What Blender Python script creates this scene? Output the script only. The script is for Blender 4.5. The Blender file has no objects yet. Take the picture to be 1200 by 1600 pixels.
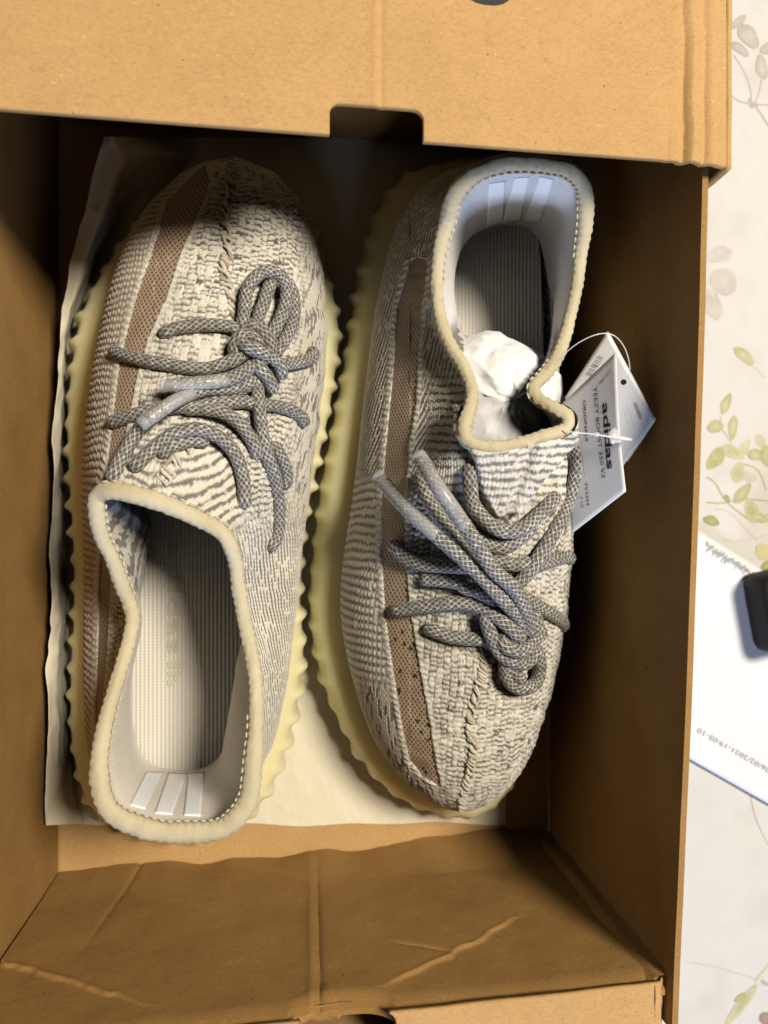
import bpy, bmesh, math, random
import numpy as np
from mathutils import Vector
from mathutils.bvhtree import BVHTree

scene = bpy.context.scene
COL = scene.collection
RNG = np.random.default_rng(7)
random.seed(7)

# ------------------------------------------------------------------ camera
TILT = math.radians(9.0)
CAM_H = 345.0                     # mm above the box floor
FPX = 1200.0                      # focal length in pixels of a 1200 x 1600 frame
cam_d = bpy.data.cameras.new('camera')
cam = bpy.data.objects.new('camera', cam_d)
COL.objects.link(cam)
cam.location = (0, 0, CAM_H / 1000)
cam.rotation_euler = (0, -TILT, 0)
cam_d.sensor_fit = 'VERTICAL'
cam_d.sensor_height = 36
cam_d.lens = 27
cam_d.clip_start = 0.01
cam_d.clip_end = 20
cam_d.dof.use_dof = True
cam_d.dof.focus_distance = 0.268
cam_d.dof.aperture_fstop = 10.0
scene.camera = cam

# ------------------------------------------------------------------ world and lamps
world = bpy.data.worlds.new('World')
scene.world = world
world.use_nodes = True
bg = world.node_tree.nodes['Background']
bg.inputs[0].default_value = (0.75, 0.82, 1.0, 1)
bg.inputs[1].default_value = 0.012


def area_lamp(name, loc, target, size, energy, color, sy=None):
    d = bpy.data.lights.new(name, 'AREA')
    d.shape = 'RECTANGLE' if sy else 'DISK'
    d.size = size
    if sy:
        d.size_y = sy
    d.energy = energy
    d.color = color
    o = bpy.data.objects.new(name, d)
    COL.objects.link(o)
    o.location = loc
    o.rotation_euler = (Vector(target) - Vector(loc)).to_track_quat('-Z', 'Y').to_euler()
    return o


area_lamp('ceiling_lamp', (0.64, 0.46, 1.5), (0.02, 0, 0.05), 0.42, 41, (1.0, 0.91, 0.77))
area_lamp('window_light', (0.10, -1.35, 0.44), (0.05, -0.03, 0.09), 0.45, 18.0, (0.58, 0.70, 1.0), 0.24)

scene.view_settings.view_transform = 'Standard'
scene.view_settings.look = 'None'
scene.view_settings.exposure = 0.0
scene.view_settings.gamma = 1.0
scene.view_settings.use_curve_mapping = False
scene.render.engine = 'CYCLES'
scene.cycles.max_bounces = 8
scene.cycles.diffuse_bounces = 1
scene.cycles.use_denoising = True


# ------------------------------------------------------------------ measuring helpers (mm)
CT, ST = math.cos(TILT), math.sin(TILT)


def at(px, py, z):
    """world point (mm) seen at photo pixel px, py when it lies at height z (mm)."""
    px, py, z = np.broadcast_arrays(np.asarray(px, float), np.asarray(py, float), np.asarray(z, float))
    x = (px - 600) / FPX
    y = -(py - 800) / FPX
    dx, dz = CT * x + ST, ST * x - CT
    s = (z - CAM_H) / dz
    return np.stack([dx * s, y * s, z], -1)


def to_px(P):
    x, y, z = P[..., 0], P[..., 1], P[..., 2] - CAM_H
    cx = CT * x + ST * z
    cz = -ST * x + CT * z
    return 600 + FPX * cx / -cz, 800 - FPX * y / -cz


def catmull(pts, n, closed=False):
    """dense Catmull-Rom through pts (m,k) -> (n,k), spaced evenly by length"""
    P = np.asarray(pts, float)
    m = len(P)
    if closed:
        Q = np.vstack([P[-1:], P, P[:2]])
        segs = m
    else:
        Q = np.vstack([2 * P[0] - P[1], P, 2 * P[-1] - P[-2]])
        segs = m - 1
    t = np.linspace(0, segs, segs * 24 + 1)
    i = np.minimum(t.astype(int), segs - 1)
    f = (t - i)[:, None]
    p0, p1, p2, p3 = Q[i], Q[i + 1], Q[i + 2], Q[i + 3]
    D = .5 * (2 * p1 + (p2 - p0) * f + (2 * p0 - 5 * p1 + 4 * p2 - p3) * f ** 2 + (3 * p1 - p0 - 3 * p2 + p3) * f ** 3)
    L = np.concatenate([[0], np.cumsum(np.linalg.norm(np.diff(D[:, :3], axis=0), axis=1))])
    s = np.linspace(0, L[-1], n + 1)[:-1] if closed else np.linspace(0, L[-1], n)
    return np.stack([np.interp(s, L, D[:, k]) for k in range(D.shape[1])], 1)


def ring(points, anchors, theta):
    """closed ring through world points, indexed by theta in [0,1) through anchors (index, theta)"""
    P = np.asarray(points, float)
    m = len(P)
    seg = np.linalg.norm(np.roll(P, -1, 0) - P, axis=1)
    cum = np.concatenate([[0], np.cumsum(seg)])
    ai = [a[0] for a in anchors] + [m]
    at_ = [a[1] for a in anchors] + [1.0]
    th = np.interp(cum, cum[ai], at_)
    K = np.concatenate([th[:-1] - 1, th[:-1], th[:-1] + 1])
    V = np.vstack([P, P, P])
    dt = np.gradient(K)
    T = np.zeros_like(V)
    T[1:-1] = (V[2:] - V[:-2]) / (K[2:] - K[:-2])[:, None]
    i = np.clip(np.searchsorted(K, theta, side='right') - 1, 0, len(K) - 2)
    h = (K[i + 1] - K[i])[:, None]
    f = ((theta - K[i])[:, None]) / h
    return ((2 * f ** 3 - 3 * f ** 2 + 1) * V[i] + (f ** 3 - 2 * f ** 2 + f) * h * T[i]
            + (-2 * f ** 3 + 3 * f ** 2) * V[i + 1] + (f ** 3 - f ** 2) * h * T[i + 1])


def smooth_loop(A, sigma):
    n = len(A)
    k = np.fft.fftfreq(n) * n
    g = np.exp(-2 * (np.pi * k * sigma / n) ** 2)
    return np.real(np.fft.ifft(np.fft.fft(A, axis=0) * g.reshape(-1, *([1] * (A.ndim - 1))), axis=0))


def hash2(a, b, seed=0):
    a = np.asarray(a, np.int64)
    b = np.asarray(b, np.int64)
    h = (a * 374761393 + b * 668265263 + seed * 1442695041) & 0xffffffff
    h = ((h ^ (h >> 13)) * 1274126177) & 0xffffffff
    h = (h ^ (h >> 16)) & 0xffffffff
    return h / 4294967295.0


def vnoise(x, y, seed=0):
    xi, yi = np.floor(x), np.floor(y)
    fx, fy = x - xi, y - yi
    fx = fx * fx * (3 - 2 * fx)
    fy = fy * fy * (3 - 2 * fy)
    a = hash2(xi, yi, seed); b = hash2(xi + 1, yi, seed)
    c = hash2(xi, yi + 1, seed); d = hash2(xi + 1, yi + 1, seed)
    return (a * (1 - fx) + b * fx) * (1 - fy) + (c * (1 - fx) + d * fx) * fy


def fbm(x, y, seed=0, n=4):
    s, amp, tot = 0, 1, 0
    for k in range(n):
        s = s + amp * (vnoise(x * 2 ** k, y * 2 ** k, seed + k) - .5)
        tot += amp
        amp *= .5
    return s / tot * 2


def sstep(a, b, x):
    t = np.clip((x - a) / (b - a), 0, 1)
    return t * t * (3 - 2 * t)


# ------------------------------------------------------------------ mesh helpers (input mm)
def link(name, me, mat, parent=None):
    o = bpy.data.objects.new(name, me)
    COL.objects.link(o)
    if mat is not None:
        me.materials.append(mat)
    if parent is not None:
        o.parent = parent
    return o


def thing(name, label, cat, group=None):
    o = bpy.data.objects.new(name, None)
    COL.objects.link(o)
    o.empty_display_size = 0.02
    return tag(o, label, cat, group)


def tag(o, label, cat=None, group=None, kind=None):
    if label:
        o['label'] = label
    if cat:
        o['category'] = cat
    if group:
        o['group'] = group
    if kind:
        o['kind'] = kind
    return o


def make_mesh(name, V, F, col=None, uv=None, smooth=True):
    """V (n,3) mm; F (m,4) or (m,3) int"""
    V = np.asarray(V, float).reshape(-1, 3) * 0.001
    F = np.asarray(F, np.int64)
    me = bpy.data.meshes.new(name)
    me.vertices.add(len(V))
    me.vertices.foreach_set('co', V.ravel())
    k = F.shape[1]
    me.loops.add(F.size)
    me.loops.foreach_set('vertex_index', F.ravel().astype(np.int32))
    me.polygons.add(len(F))
    me.polygons.foreach_set('loop_start', np.arange(0, F.size, k, dtype=np.int32))
    me.polygons.foreach_set('loop_total', np.full(len(F), k, np.int32))
    me.polygons.foreach_set('use_smooth', np.full(len(F), smooth, bool))
    if col is not None:
        c = np.ones((len(V), 4))
        c[:, :3] = np.asarray(col).reshape(-1, 3)
        a = me.color_attributes.new('Col', 'FLOAT_COLOR', 'POINT')
        a.data.foreach_set('color', c.ravel())
    if uv is not None:
        l = me.uv_layers.new(name='UVMap')
        l.data.foreach_set('uv', np.asarray(uv).reshape(-1, 2)[F.ravel()].ravel())
    me.update()
    me.validate()
    return me


def grid_faces(n, m, wrap=False):
    i = np.arange(n if wrap else n - 1)
    j = np.arange(m - 1)
    I, J = np.meshgrid(i, j, indexing='ij')
    I2 = (I + 1) % n
    return np.stack([I * m + J, I2 * m + J, I2 * m + J + 1, I * m + J + 1], -1).reshape(-1, 4)


def compact(V, F, *attrs):
    used = np.unique(F)
    mp = np.zeros(len(V), np.int64)
    mp[used] = np.arange(len(used))
    return (V[used], mp[F]) + tuple(None if a is None else a[used] for a in attrs)


def grid_normals(P, wrap_u):
    if wrap_u:
        du = np.roll(P, -1, 0) - np.roll(P, 1, 0)
    else:
        du = np.gradient(P, axis=0)
    dv = np.gradient(P, axis=1)
    n = np.cross(du, dv)
    return n / (np.linalg.norm(n, axis=-1, keepdims=True) + 1e-9)


def sweep(path, radius, around=12, squash=1.0, closed=False, caps=True):
    """tube round a path (n,3) mm. returns V,F,arc,ang grids"""
    P = np.asarray(path, float)
    n = len(P)
    if closed:
        T = np.roll(P, -1, 0) - np.roll(P, 1, 0)
    else:
        T = np.gradient(P, axis=0)
    T /= np.linalg.norm(T, axis=1, keepdims=True) + 1e-9
    up = np.array([0.03, 0.02, 1.0])
    S = np.cross(T, up)
    S /= np.linalg.norm(S, axis=1, keepdims=True) + 1e-9
    U = np.cross(S, T)
    a = np.linspace(0, 2 * np.pi, around, endpoint=False)
    r = np.broadcast_to(np.asarray(radius, float), (n,))[:, None, None]
    dirs = np.cos(a)[None, :, None] * S[:, None] + squash * np.sin(a)[None, :, None] * U[:, None]
    G = P[:, None] + r * dirs
    seg = np.linalg.norm(np.diff(P, axis=0), axis=1)
    arc = np.concatenate([[0], np.cumsum(seg)])
    return G, dirs, arc, a


def tube_faces(n, k, closed=False):
    i = np.arange(n if closed else n - 1)
    j = np.arange(k)
    I, J = np.meshgrid(i, j, indexing='ij')
    I2, J2 = (I + 1) % n, (J + 1) % k
    return np.stack([I * k + J, I * k + J2, I2 * k + J2, I2 * k + J], -1).reshape(-1, 4)


def tube_mesh(name, path, radius, around=10, squash=1.0, closed=False, col=None):
    G, d, arc, a = sweep(path, radius, around, squash, closed)
    n = len(G)
    F = tube_faces(n, around, closed)
    V = G.reshape(-1, 3)
    if not closed:                         # close the ends with collapsed rings
        c0, c1 = G[0].mean(0), G[-1].mean(0)
        V = np.vstack([V, c0, c1])
        j = np.arange(around)
        j2 = (j + 1) % around
        e0 = np.stack([np.full(around, len(V) - 2), j2, j, np.full(around, len(V) - 2)], -1)[:, :3]
        e1 = np.stack([np.full(around, len(V) - 1), (n - 1) * around + j, (n - 1) * around + j2], -1)
        tri = np.vstack([e0, e1])
        quads = np.vstack([F[:, [0, 1, 2]], F[:, [0, 2, 3]]])
        F = np.vstack([quads, tri])
    return make_mesh(name, V, F, None if col is None else np.broadcast_to(col, (len(V), 3)))


def loops_mesh(name, outline, z0, z1):
    """prism from a plan outline (k,2) mm"""
    k = len(outline)
    bm = bmesh.new()
    lo = [bm.verts.new((x / 1000, y / 1000, z0 / 1000)) for x, y in outline]
    hi = [bm.verts.new((x / 1000, y / 1000, z1 / 1000)) for x, y in outline]
    bm.faces.new(hi)
    bm.faces.new(lo[::-1])
    for i in range(k):
        bm.faces.new((lo[i], lo[(i + 1) % k], hi[(i + 1) % k], hi[i]))
    bmesh.ops.recalc_face_normals(bm, faces=bm.faces)
    me = bpy.data.meshes.new(name)
    bm.to_mesh(me)
    bm.free()
    return me


# ------------------------------------------------------------------ materials
def new_mat(name):
    m = bpy.data.materials.new(name)
    m.use_nodes = True
    nt = m.node_tree
    b = nt.nodes['Principled BSDF']
    return m, nt, b


def N(nt, t, **kw):
    n = nt.nodes.new(t)
    for k, v in kw.items():
        if k.startswith('i_'):
            n.inputs[k[2:].replace('_', ' ')].default_value = v
        else:
            setattr(n, k, v)
    return n


def L(nt, a, b):
    nt.links.new(a, b)


def mapped(nt, scale, coord='Object', rot=(0, 0, 0)):
    tc = N(nt, 'ShaderNodeTexCoord')
    mp = N(nt, 'ShaderNodeMapping')
    mp.inputs['Scale'].default_value = scale
    mp.inputs['Rotation'].default_value = rot
    L(nt, tc.outputs[coord], mp.inputs['Vector'])
    return mp.outputs[0]


def noise(nt, vec, scale, detail=3, rough=.55):
    n = N(nt, 'ShaderNodeTexNoise')
    n.inputs['Scale'].default_value = scale
    n.inputs['Detail'].default_value = detail
    n.inputs['Roughness'].default_value = rough
    L(nt, vec, n.inputs['Vector'])
    return n.outputs['Fac']


def ramp(nt, fac, stops):
    r = N(nt, 'ShaderNodeValToRGB')
    e = r.color_ramp.elements
    while len(e) < len(stops):
        e.new(0.5)
    for k, (p, c) in enumerate(stops):
        e[k].position = p
        e[k].color = (*c, 1) if len(c) == 3 else c
    L(nt, fac, r.inputs[0])
    return r.outputs[0]


def mix(nt, fac, a, b, mode='MIX'):
    m = N(nt, 'ShaderNodeMix', data_type='RGBA', blend_type=mode)
    for s, v in ((m.inputs[0], fac), (m.inputs[6], a), (m.inputs[7], b)):
        if isinstance(v, (int, float)):
            s.default_value = v
        elif isinstance(v, tuple):
            s.default_value = (*v, 1)
        else:
            L(nt, v, s)
    return m.outputs[2]


def bump(nt, b, h, strength, dist):
    n = N(nt, 'ShaderNodeBump')
    n.inputs['Strength'].default_value = strength
    n.inputs['Distance'].default_value = dist
    L(nt, h, n.inputs['Height'])
    L(nt, n.outputs[0], b.inputs['Normal'])


def kraft_material(name, base, dark):
    m, nt, b = new_mat(name)
    v = mapped(nt, (1, 1, 1))
    blot = noise(nt, v, 55, 6, .65)
    fib = noise(nt, mapped(nt, (1, 1.7, 1.7)), 760, 3, .6)
    c = ramp(nt, blot, [(.3, dark), (.72, base)])
    f2 = ramp(nt, fib, [(.3, (.87, .86, .84)), (.5, (1, 1, 1)), (.72, (1.08, 1.08, 1.1))])
    c = mix(nt, 1.0, c, f2, 'MULTIPLY')
    sp = noise(nt, v, 620, 1, .5)
    sm = ramp(nt, sp, [(.0, (1, 1, 1)), (.2, (1, 1, 1)), (.745, (0, 0, 0)), (.79, (1, 1, 1))])
    spk = ramp(nt, sp, [(.755, (0, 0, 0)), (.81, (.8, .8, .8))])
    c = mix(nt, spk, c, (dark[0] * .35, dark[1] * .33, dark[2] * .35))
    sp2 = noise(nt, mapped(nt, (1, 2.2, 2.2), rot=(0, 0, .5)), 410, 1, .5)
    lite = ramp(nt, sp2, [(.70, (0, 0, 0)), (.80, (.6, .6, .6))])
    c = mix(nt, lite, c, (base[0] * 1.45, base[1] * 1.5, base[2] * 1.9))
    L(nt, c, b.inputs['Base Color'])
    b.inputs['Roughness'].default_value = .78
    b.inputs['Specular IOR Level'].default_value = .25
    h = mix(nt, .5, fib, noise(nt, v, 90, 3))
    bump(nt, b, h, .25, .0006)
    return m


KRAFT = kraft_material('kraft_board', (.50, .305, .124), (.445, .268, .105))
KRAFT_SHADE = kraft_material('kraft_board_shaded', (.335, .188, .060), (.275, .150, .046))  # same board, colour darkened to deepen the shade inside the box


def attr_fabric(name, rough=.85, fuzz=.25, bump_scale=1600, bump_s=.25, sheen=.15):
    """fabric whose yarn colour comes from the mesh's Col attribute"""
    m, nt, b = new_mat(name)
    a = N(nt, 'ShaderNodeAttribute', attribute_name='Col')
    v = mapped(nt, (1, 1, 1))
    n1 = noise(nt, v, bump_scale, 2, .6)
    n2 = noise(nt, v, 60, 2)
    f = ramp(nt, n1, [(.25, (1 - fuzz,) * 3), (.75, (1 + fuzz * .5,) * 3)])
    f2 = ramp(nt, n2, [(.3, (.93, .92, .90)), (.7, (1.04, 1.04, 1.04))])
    c = mix(nt, 1.0, a.outputs['Color'], f, 'MULTIPLY')
    c = mix(nt, 1.0, c, f2, 'MULTIPLY')
    L(nt, c, b.inputs['Base Color'])
    b.inputs['Roughness'].default_value = rough
    b.inputs['Specular IOR Level'].default_value = .2
    b.inputs['Sheen Weight'].default_value = sheen
    b.inputs['Sheen Roughness'].default_value = .5
    bump(nt, b, n1, bump_s, .0004)
    return m


KNIT = attr_fabric('knit_yarn')
LACE = attr_fabric('lace_braid', .6, .18, 2200, .15, .1)
INNER = attr_fabric('inner_knit', .9, .2, 1800, .2, .1)


def simple(name, color, rough=.5, spec=.4, var=.0, nscale=80, bs=0, bscale=900, bdist=.0003, sss=0, sssr=None, coat=0, trans=0):
    m, nt, b = new_mat(name)
    v = mapped(nt, (1, 1, 1))
    if var:
        n = noise(nt, v, nscale, 4)
        lo = tuple(max(0, c * (1 - var)) for c in color)
        hi = tuple(min(1, c * (1 + var)) for c in color)
        L(nt, ramp(nt, n, [(.3, lo), (.7, hi)]), b.inputs['Base Color'])
    else:
        b.inputs['Base Color'].default_value = (*color, 1)
    b.inputs['Roughness'].default_value = rough
    b.inputs['Specular IOR Level'].default_value = spec
    if bs:
        bump(nt, b, noise(nt, v, bscale, 3), bs, bdist)
    if sss:
        b.inputs['Subsurface Weight'].default_value = sss
        b.inputs['Subsurface Radius'].default_value = sssr or (1, .8, .4)
        b.inputs['Subsurface Scale'].default_value = .011
    if coat:
        b.inputs['Coat Weight'].default_value = coat
    if trans:
        b.inputs['Transmission Weight'].default_value = trans
    return m


SOLE = simple('translucent_sole', (.76, .69, .41), .40, .45, .05, 30, .08, 500, .0004, 1.0, (1, .8, .4))
TISSUE = simple('tissue_paper', (.70, .64, .49), .75, .25, .03, 20, .12, 240, .0008)
TISSUE_W = simple('white_tissue', (.84, .83, .83), .7, .25, .02, 20, .1, 240, .0008)
WHITE_TAPE = simple('white_tape', (.90, .90, .91), .55, .3)
CARD = simple('white_card', (.72, .71, .70), .5, .4, .015, 40)
INK = simple('black_ink', (.015, .015, .017), .6, .3)
FAINT_INK = simple('grey_ink', (.22, .22, .23), .7, .2)
MID_INK = simple('dark_grey_ink', (.12, .12, .125), .7, .2)
PAPER = simple('office_paper', (.70, .70, .71), .65, .25, .01, 30)
BLACK = simple('black_plastic', (.008, .008, .009), .5, .3, .1, 60, .1, 1500, .0002)
BLACK2 = simple('black_rubber', (.008, .008, .010), .62, .25)


def binding_material():
    m, nt, b = new_mat('collar_twill')
    v = mapped(nt, (1, 1, 1))
    w = N(nt, 'ShaderNodeTexWave')
    w.inputs['Scale'].default_value = 420
    w.inputs['Distortion'].default_value = .6
    L(nt, mapped(nt, (1, 1, .4), rot=(0, 0, .7)), w.inputs['Vector'])
    n = noise(nt, v, 45, 3)
    c = ramp(nt, n, [(.3, (.49, .42, .27)), (.7, (.585, .515, .35))])
    c2 = ramp(nt, w.outputs['Fac'], [(0, (.90, .90, .88)), (1, (1.03, 1.03, 1.03))])
    L(nt, mix(nt, 1.0, c, c2, 'MULTIPLY'), b.inputs['Base Color'])
    b.inputs['Roughness'].default_value = .62
    b.inputs['Specular IOR Level'].default_value = .3
    b.inputs['Sheen Weight'].default_value = .2
    bump(nt, b, w.outputs['Fac'], .18, .0003)
    return m


BINDING = binding_material()


def stripe_material():
    m, nt, b = new_mat('monofilament_mesh')
    uvn = N(nt, 'ShaderNodeUVMap')

    def wave(rot):
        mp = N(nt, 'ShaderNodeMapping')
        mp.inputs['Rotation'].default_value = (0, 0, rot)
        L(nt, uvn.outputs[0], mp.inputs['Vector'])
        w = N(nt, 'ShaderNodeTexWave')
        w.inputs['Scale'].default_value = .19
        w.inputs['Distortion'].default_value = .0
        L(nt, mp.outputs[0], w.inputs['Vector'])
        return w.outputs['Fac']
    a, c = wave(.75), wave(-.75)
    mx = N(nt, 'ShaderNodeMath', operation='MAXIMUM')
    L(nt, a, mx.inputs[0]); L(nt, c, mx.inputs[1])
    f = mx.outputs[0]
    at_ = N(nt, 'ShaderNodeAttribute', attribute_name='Col')
    tint = ramp(nt, f, [(.35, (.45, .42, .40)), (.95, (1.25, 1.25, 1.25))])
    L(nt, mix(nt, 1.0, at_.outputs['Color'], tint, 'MULTIPLY'), b.inputs['Base Color'])
    b.inputs['Roughness'].default_value = .42
    b.inputs['Specular IOR Level'].default_value = .5
    bump(nt, b, f, .5, .0004)
    return m


STRIPE = stripe_material()


def insole_material():
    m, nt, b = new_mat('ribbed_insole')
    w = N(nt, 'ShaderNodeTexWave')
    w.inputs['Scale'].default_value = 200
    w.inputs['Distortion'].default_value = .25
    w.inputs['Detail'].default_value = 1
    L(nt, mapped(nt, (1, .03, 1)), w.inputs['Vector'])
    w2 = N(nt, 'ShaderNodeTexWave', bands_direction='Y')
    w2.inputs['Scale'].default_value = 260
    w2.inputs['Distortion'].default_value = 1.0
    L(nt, mapped(nt, (1, 1, 1)), w2.inputs['Vector'])
    h = mix(nt, .22, w.outputs['Fac'], w2.outputs['Fac'])
    c = ramp(nt, h, [(.1, (.56, .52, .44)), (.7, (.70, .66, .575))])
    L(nt, c, b.inputs['Base Color'])
    b.inputs['Roughness'].default_value = .9
    b.inputs['Specular IOR Level'].default_value = .15
    bump(nt, b, h, .5, .0006)
    return m


INSOLE = insole_material()


def cloth_material():
    m, nt, b = new_mat('printed_tablecloth')
    v = mapped(nt, (1, 1, 1))
    n = noise(nt, v, 26, 4)
    c = ramp(nt, n, [(.28, (.52, .495, .455)), (.5, (.585, .565, .53)), (.75, (.545, .535, .51))])
    L(nt, c, b.inputs['Base Color'])
    b.inputs['Roughness'].default_value = .7
    b.inputs['Specular IOR Level'].default_value = .25
    wv = N(nt, 'ShaderNodeTexWave')
    wv.inputs['Scale'].default_value = 500
    L(nt, v, wv.inputs['Vector'])
    bump(nt, b, mix(nt, .5, wv.outputs['Fac'], noise(nt, v, 900, 2)), .12, .0003)
    return m


CLOTH = cloth_material()
PRINT = attr_fabric('cloth_print', .7, .06, 700, .1, 0)


# ------------------------------------------------------------------ tablecloth
ZC = -3.2


def cloth_z(x, y):
    return ZC + .45 * fbm(x / 38, y / 38, 3, 3) + .25 * fbm(x / 9 + .4 * y / 9, y / 22, 9, 2) - .4


xs = np.concatenate([np.linspace(-420, 120, 40), np.linspace(130, 330, 150), np.linspace(340, 640, 30)])
ys = np.concatenate([np.linspace(-520, -270, 24), np.linspace(-265, 265, 260), np.linspace(270, 520, 24)])
X, Y = np.meshgrid(xs, ys, indexing='ij')
Pc = np.stack([X, Y, cloth_z(X, Y)], -1)
cloth = link('tablecloth', make_mesh('tablecloth', Pc, grid_faces(*X.shape)), CLOTH)
tag(cloth, 'off-white tablecloth with faded taupe and green flower print', None, None, 'structure')


def decal(name, outline, color, lift=.12, inner=None):
    """a printed petal or leaf: outline (k,2) mm on the cloth, fan of rings so the print can fade"""
    O = np.asarray(outline, float)
    c = O.mean(0)
    rings = [1.0, .72, .4, .1]
    V = []
    C = []
    inner = inner or color
    for k, r in enumerate(rings):
        q = c + (O - c) * r
        V.append(np.column_stack([q, cloth_z(q[:, 0], q[:, 1]) + lift]))
        w = (1 - r)
        g = fbm(q[:, 0] / 3, q[:, 1] / 3, 5, 2) * .10
        C.append(np.array(color)[None] * (1 - w) + np.array(inner)[None] * w + g[:, None] * np.array(color))
    n, k = len(O), len(rings)
    V = np.stack(V, 1)
    return link(name, make_mesh(name, V, grid_faces(n, k, True), np.stack(C, 1)), PRINT, cloth)


def leaf_outline(px, py, ln, wd, ang, point=1.0, n=28):
    """leaf shape round photo pixel, length and width in pixels, angle in degrees (image, clockwise)"""
    t = np.linspace(0, 2 * np.pi, n, endpoint=False)
    u = np.cos(t) * ln / 2
    s = np.sin(t)
    v = np.sign(s) * np.abs(s) ** (1 + .5 * point) * wd / 2
    v *= 1 + .12 * np.sin(3 * t + px)
    a = math.radians(ang)
    x = px + u * math.cos(a) - v * math.sin(a)
    y = py + u * math.sin(a) + v * math.cos(a)
    return at(x, y, ZC)[:, :2]


def stem_outline(pts, w):
    q = catmull(at([p[0] for p in pts], [p[1] for p in pts], ZC)[:, :2], 30)
    T = np.gradient(q, axis=0)
    T /= np.linalg.norm(T, axis=1, keepdims=True)
    Nn = np.stack([-T[:, 1], T[:, 0]], 1)
    return q + Nn * w / 2, q - Nn * w / 2


def stem(pts, w, color):
    a, b = stem_outline(pts, w)
    V = np.stack([a, b], 1)
    z = cloth_z(V[..., 0], V[..., 1]) + .08
    V = np.concatenate([V, z[..., None]], -1)
    return link('printed_stem', make_mesh('printed_stem', V, grid_faces(len(a), 2), np.broadcast_to(color, (len(a), 2, 3))), PRINT, cloth)


TAU, TAUP = (.42, .375, .325), (.52, .48, .43)
GRN, GRNP, GRND = (.40, .385, .19), (.50, .48, .32), (.28, .28, .11)
PETALS = [  # px, py, length, width, angle, colour, inner
    (1153, 34, 34, 13, -38, TAU, TAUP), (1170, 56, 46, 26, 52, TAU, TAUP), (1157, 76, 36, 14, 38, TAU, TAUP),
    (1191, 104, 40, 18, 78, TAU, TAUP), (1204, 74, 34, 20, -20, TAU, TAUP), (1174, 161, 18, 7, 70, TAU, TAU), (1178, 163, 16, 6, 10, TAU, TAU),
    (1124, 398, 44, 24, -12, TAUP, (.52, .485, .44)), (1131, 440, 46, 40, 40, TAUP, (.52, .485, .44)), (1116, 476, 50, 26, 75, TAUP, (.51, .475, .43)),
    (1163, 556, 40, 17, 42, GRN, GRNP), (1135, 631, 36, 15, 112, GRN, GRNP), (1118, 667, 28, 20, -10, GRN, GRNP),
    (1146, 668, 40, 15, 96, GRN, GRNP), (1119, 716, 44, 23, 128, GRN, GRN), (1146, 706, 40, 20, 30, GRNP, GRN), (1154, 738, 34, 22, 100, GRNP, GRN),
    (1164, 700, 30, 16, -60, GRNP, GRNP), (1182, 711, 30, 18, 10, GRN, GRNP), (1190, 690, 26, 14, 60, GRNP, GRNP), (1198, 712, 36, 18, 80, GRN, GRNP),
    (1161, 771, 40, 18, 130, GRN, GRNP), (1175, 798, 40, 22, 80, GRNP, GRN), (1186, 808, 36, 14, 20, GRN, GRNP), (1112, 814, 28, 15, 18, GRND, GRN),
    (1196, 864, 36, 24, 40, GRNP, (.60, .50, .24)), (1200, 884, 24, 14, -20, GRND, GRN), (1137, 779, 15, 7, 60, GRND, GRN), (1172, 745, 24, 16, 20, TAUP, TAUP),
    (1158, 1572, 86, 17, 128, GRNP, GRN), (1160, 1558, 30, 10, 150, GRN, GRN), (1197, 1592, 22, 22, 0, (.30, .21, .17), (.33, .24, .2)), (1196, 1537, 16, 6, 30, TAU, TAU),
    # the same print runs on past the edge of the view
    (1260, 300, 44, 18, 20, GRN, GRNP), (1290, 330, 40, 18, 100, GRN, GRNP), (1270, 520, 48, 26, 60, TAU, TAUP), (1300, 560, 44, 24, 140, TAU, TAUP),
    (1250, 760, 40, 18, 30, GRN, GRNP), (1300, 1400, 50, 24, 110, TAU, TAUP), (1260, 1430, 46, 20, 20, TAU, TAUP),
]
for px, py, ln, wd, an, c1, c2 in PETALS:
    decal('printed_petal' if c1 in (TAU, TAUP) else 'printed_leaf', leaf_outline(px, py, ln, wd, an, .3 if c1 in (TAU, TAUP) else .9), c1, .12 + .01 * random.random(), c2)
for pts, w, c in [
    ([(1146, 84), (1162, 108), (1172, 135), (1175, 160)], .7, TAU), ([(1191, 124), (1187, 142), (1180, 161)], .7, TAU),
    ([(1139, 145), (1155, 157), (1174, 162)], .7, TAU), ([(1178, 162), (1188, 176), (1202, 198)], .9, TAU), ([(1182, 163), (1205, 164)], .6, TAU),
    ([(1168, 570), (1182, 576), (1195, 590)], .5, TAUP), ([(1126, 650), (1128, 668), (1142, 690)], .6, GRN), ([(1160, 724), (1185, 735), (1198, 765)], .7, GRN),
    ([(1104, 745), (1118, 755), (1133, 780), (1155, 800), (1182, 815), (1206, 800)], .8, GRN), ([(1104, 785), (1130, 786), (1165, 780), (1210, 784)], .7, GRN),
    ([(1118, 795), (1140, 800), (1165, 825), (1185, 845)], .5, TAUP), ([(1128, 842), (1150, 846), (1185, 840), (1210, 832)], .6, TAUP),
    ([(1173, 1244), (1182, 1280), (1200, 1320)], .6, TAU), ([(1072, 1504), (1120, 1512), (1165, 1526), (1185, 1530)], .4, TAUP),
    ([(1180, 1535), (1194, 1518), (1204, 1505)], 1.4, GRNP), ([(1250, 330), (1275, 315), (1300, 350)], .7, GRN), ([(1255, 590), (1275, 545), (1310, 500)], .7, TAU),
]:
    stem(pts, w, c)

# ------------------------------------------------------------------ cardboard box
box = thing('cardboard_box', 'open brown cardboard shoe box with notched front wall holding the sneakers', 'box')
BX0, BX1, BY0, BY1, BZ = -86.0, 133.5, -151.0, 168.0, 115.0


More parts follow.
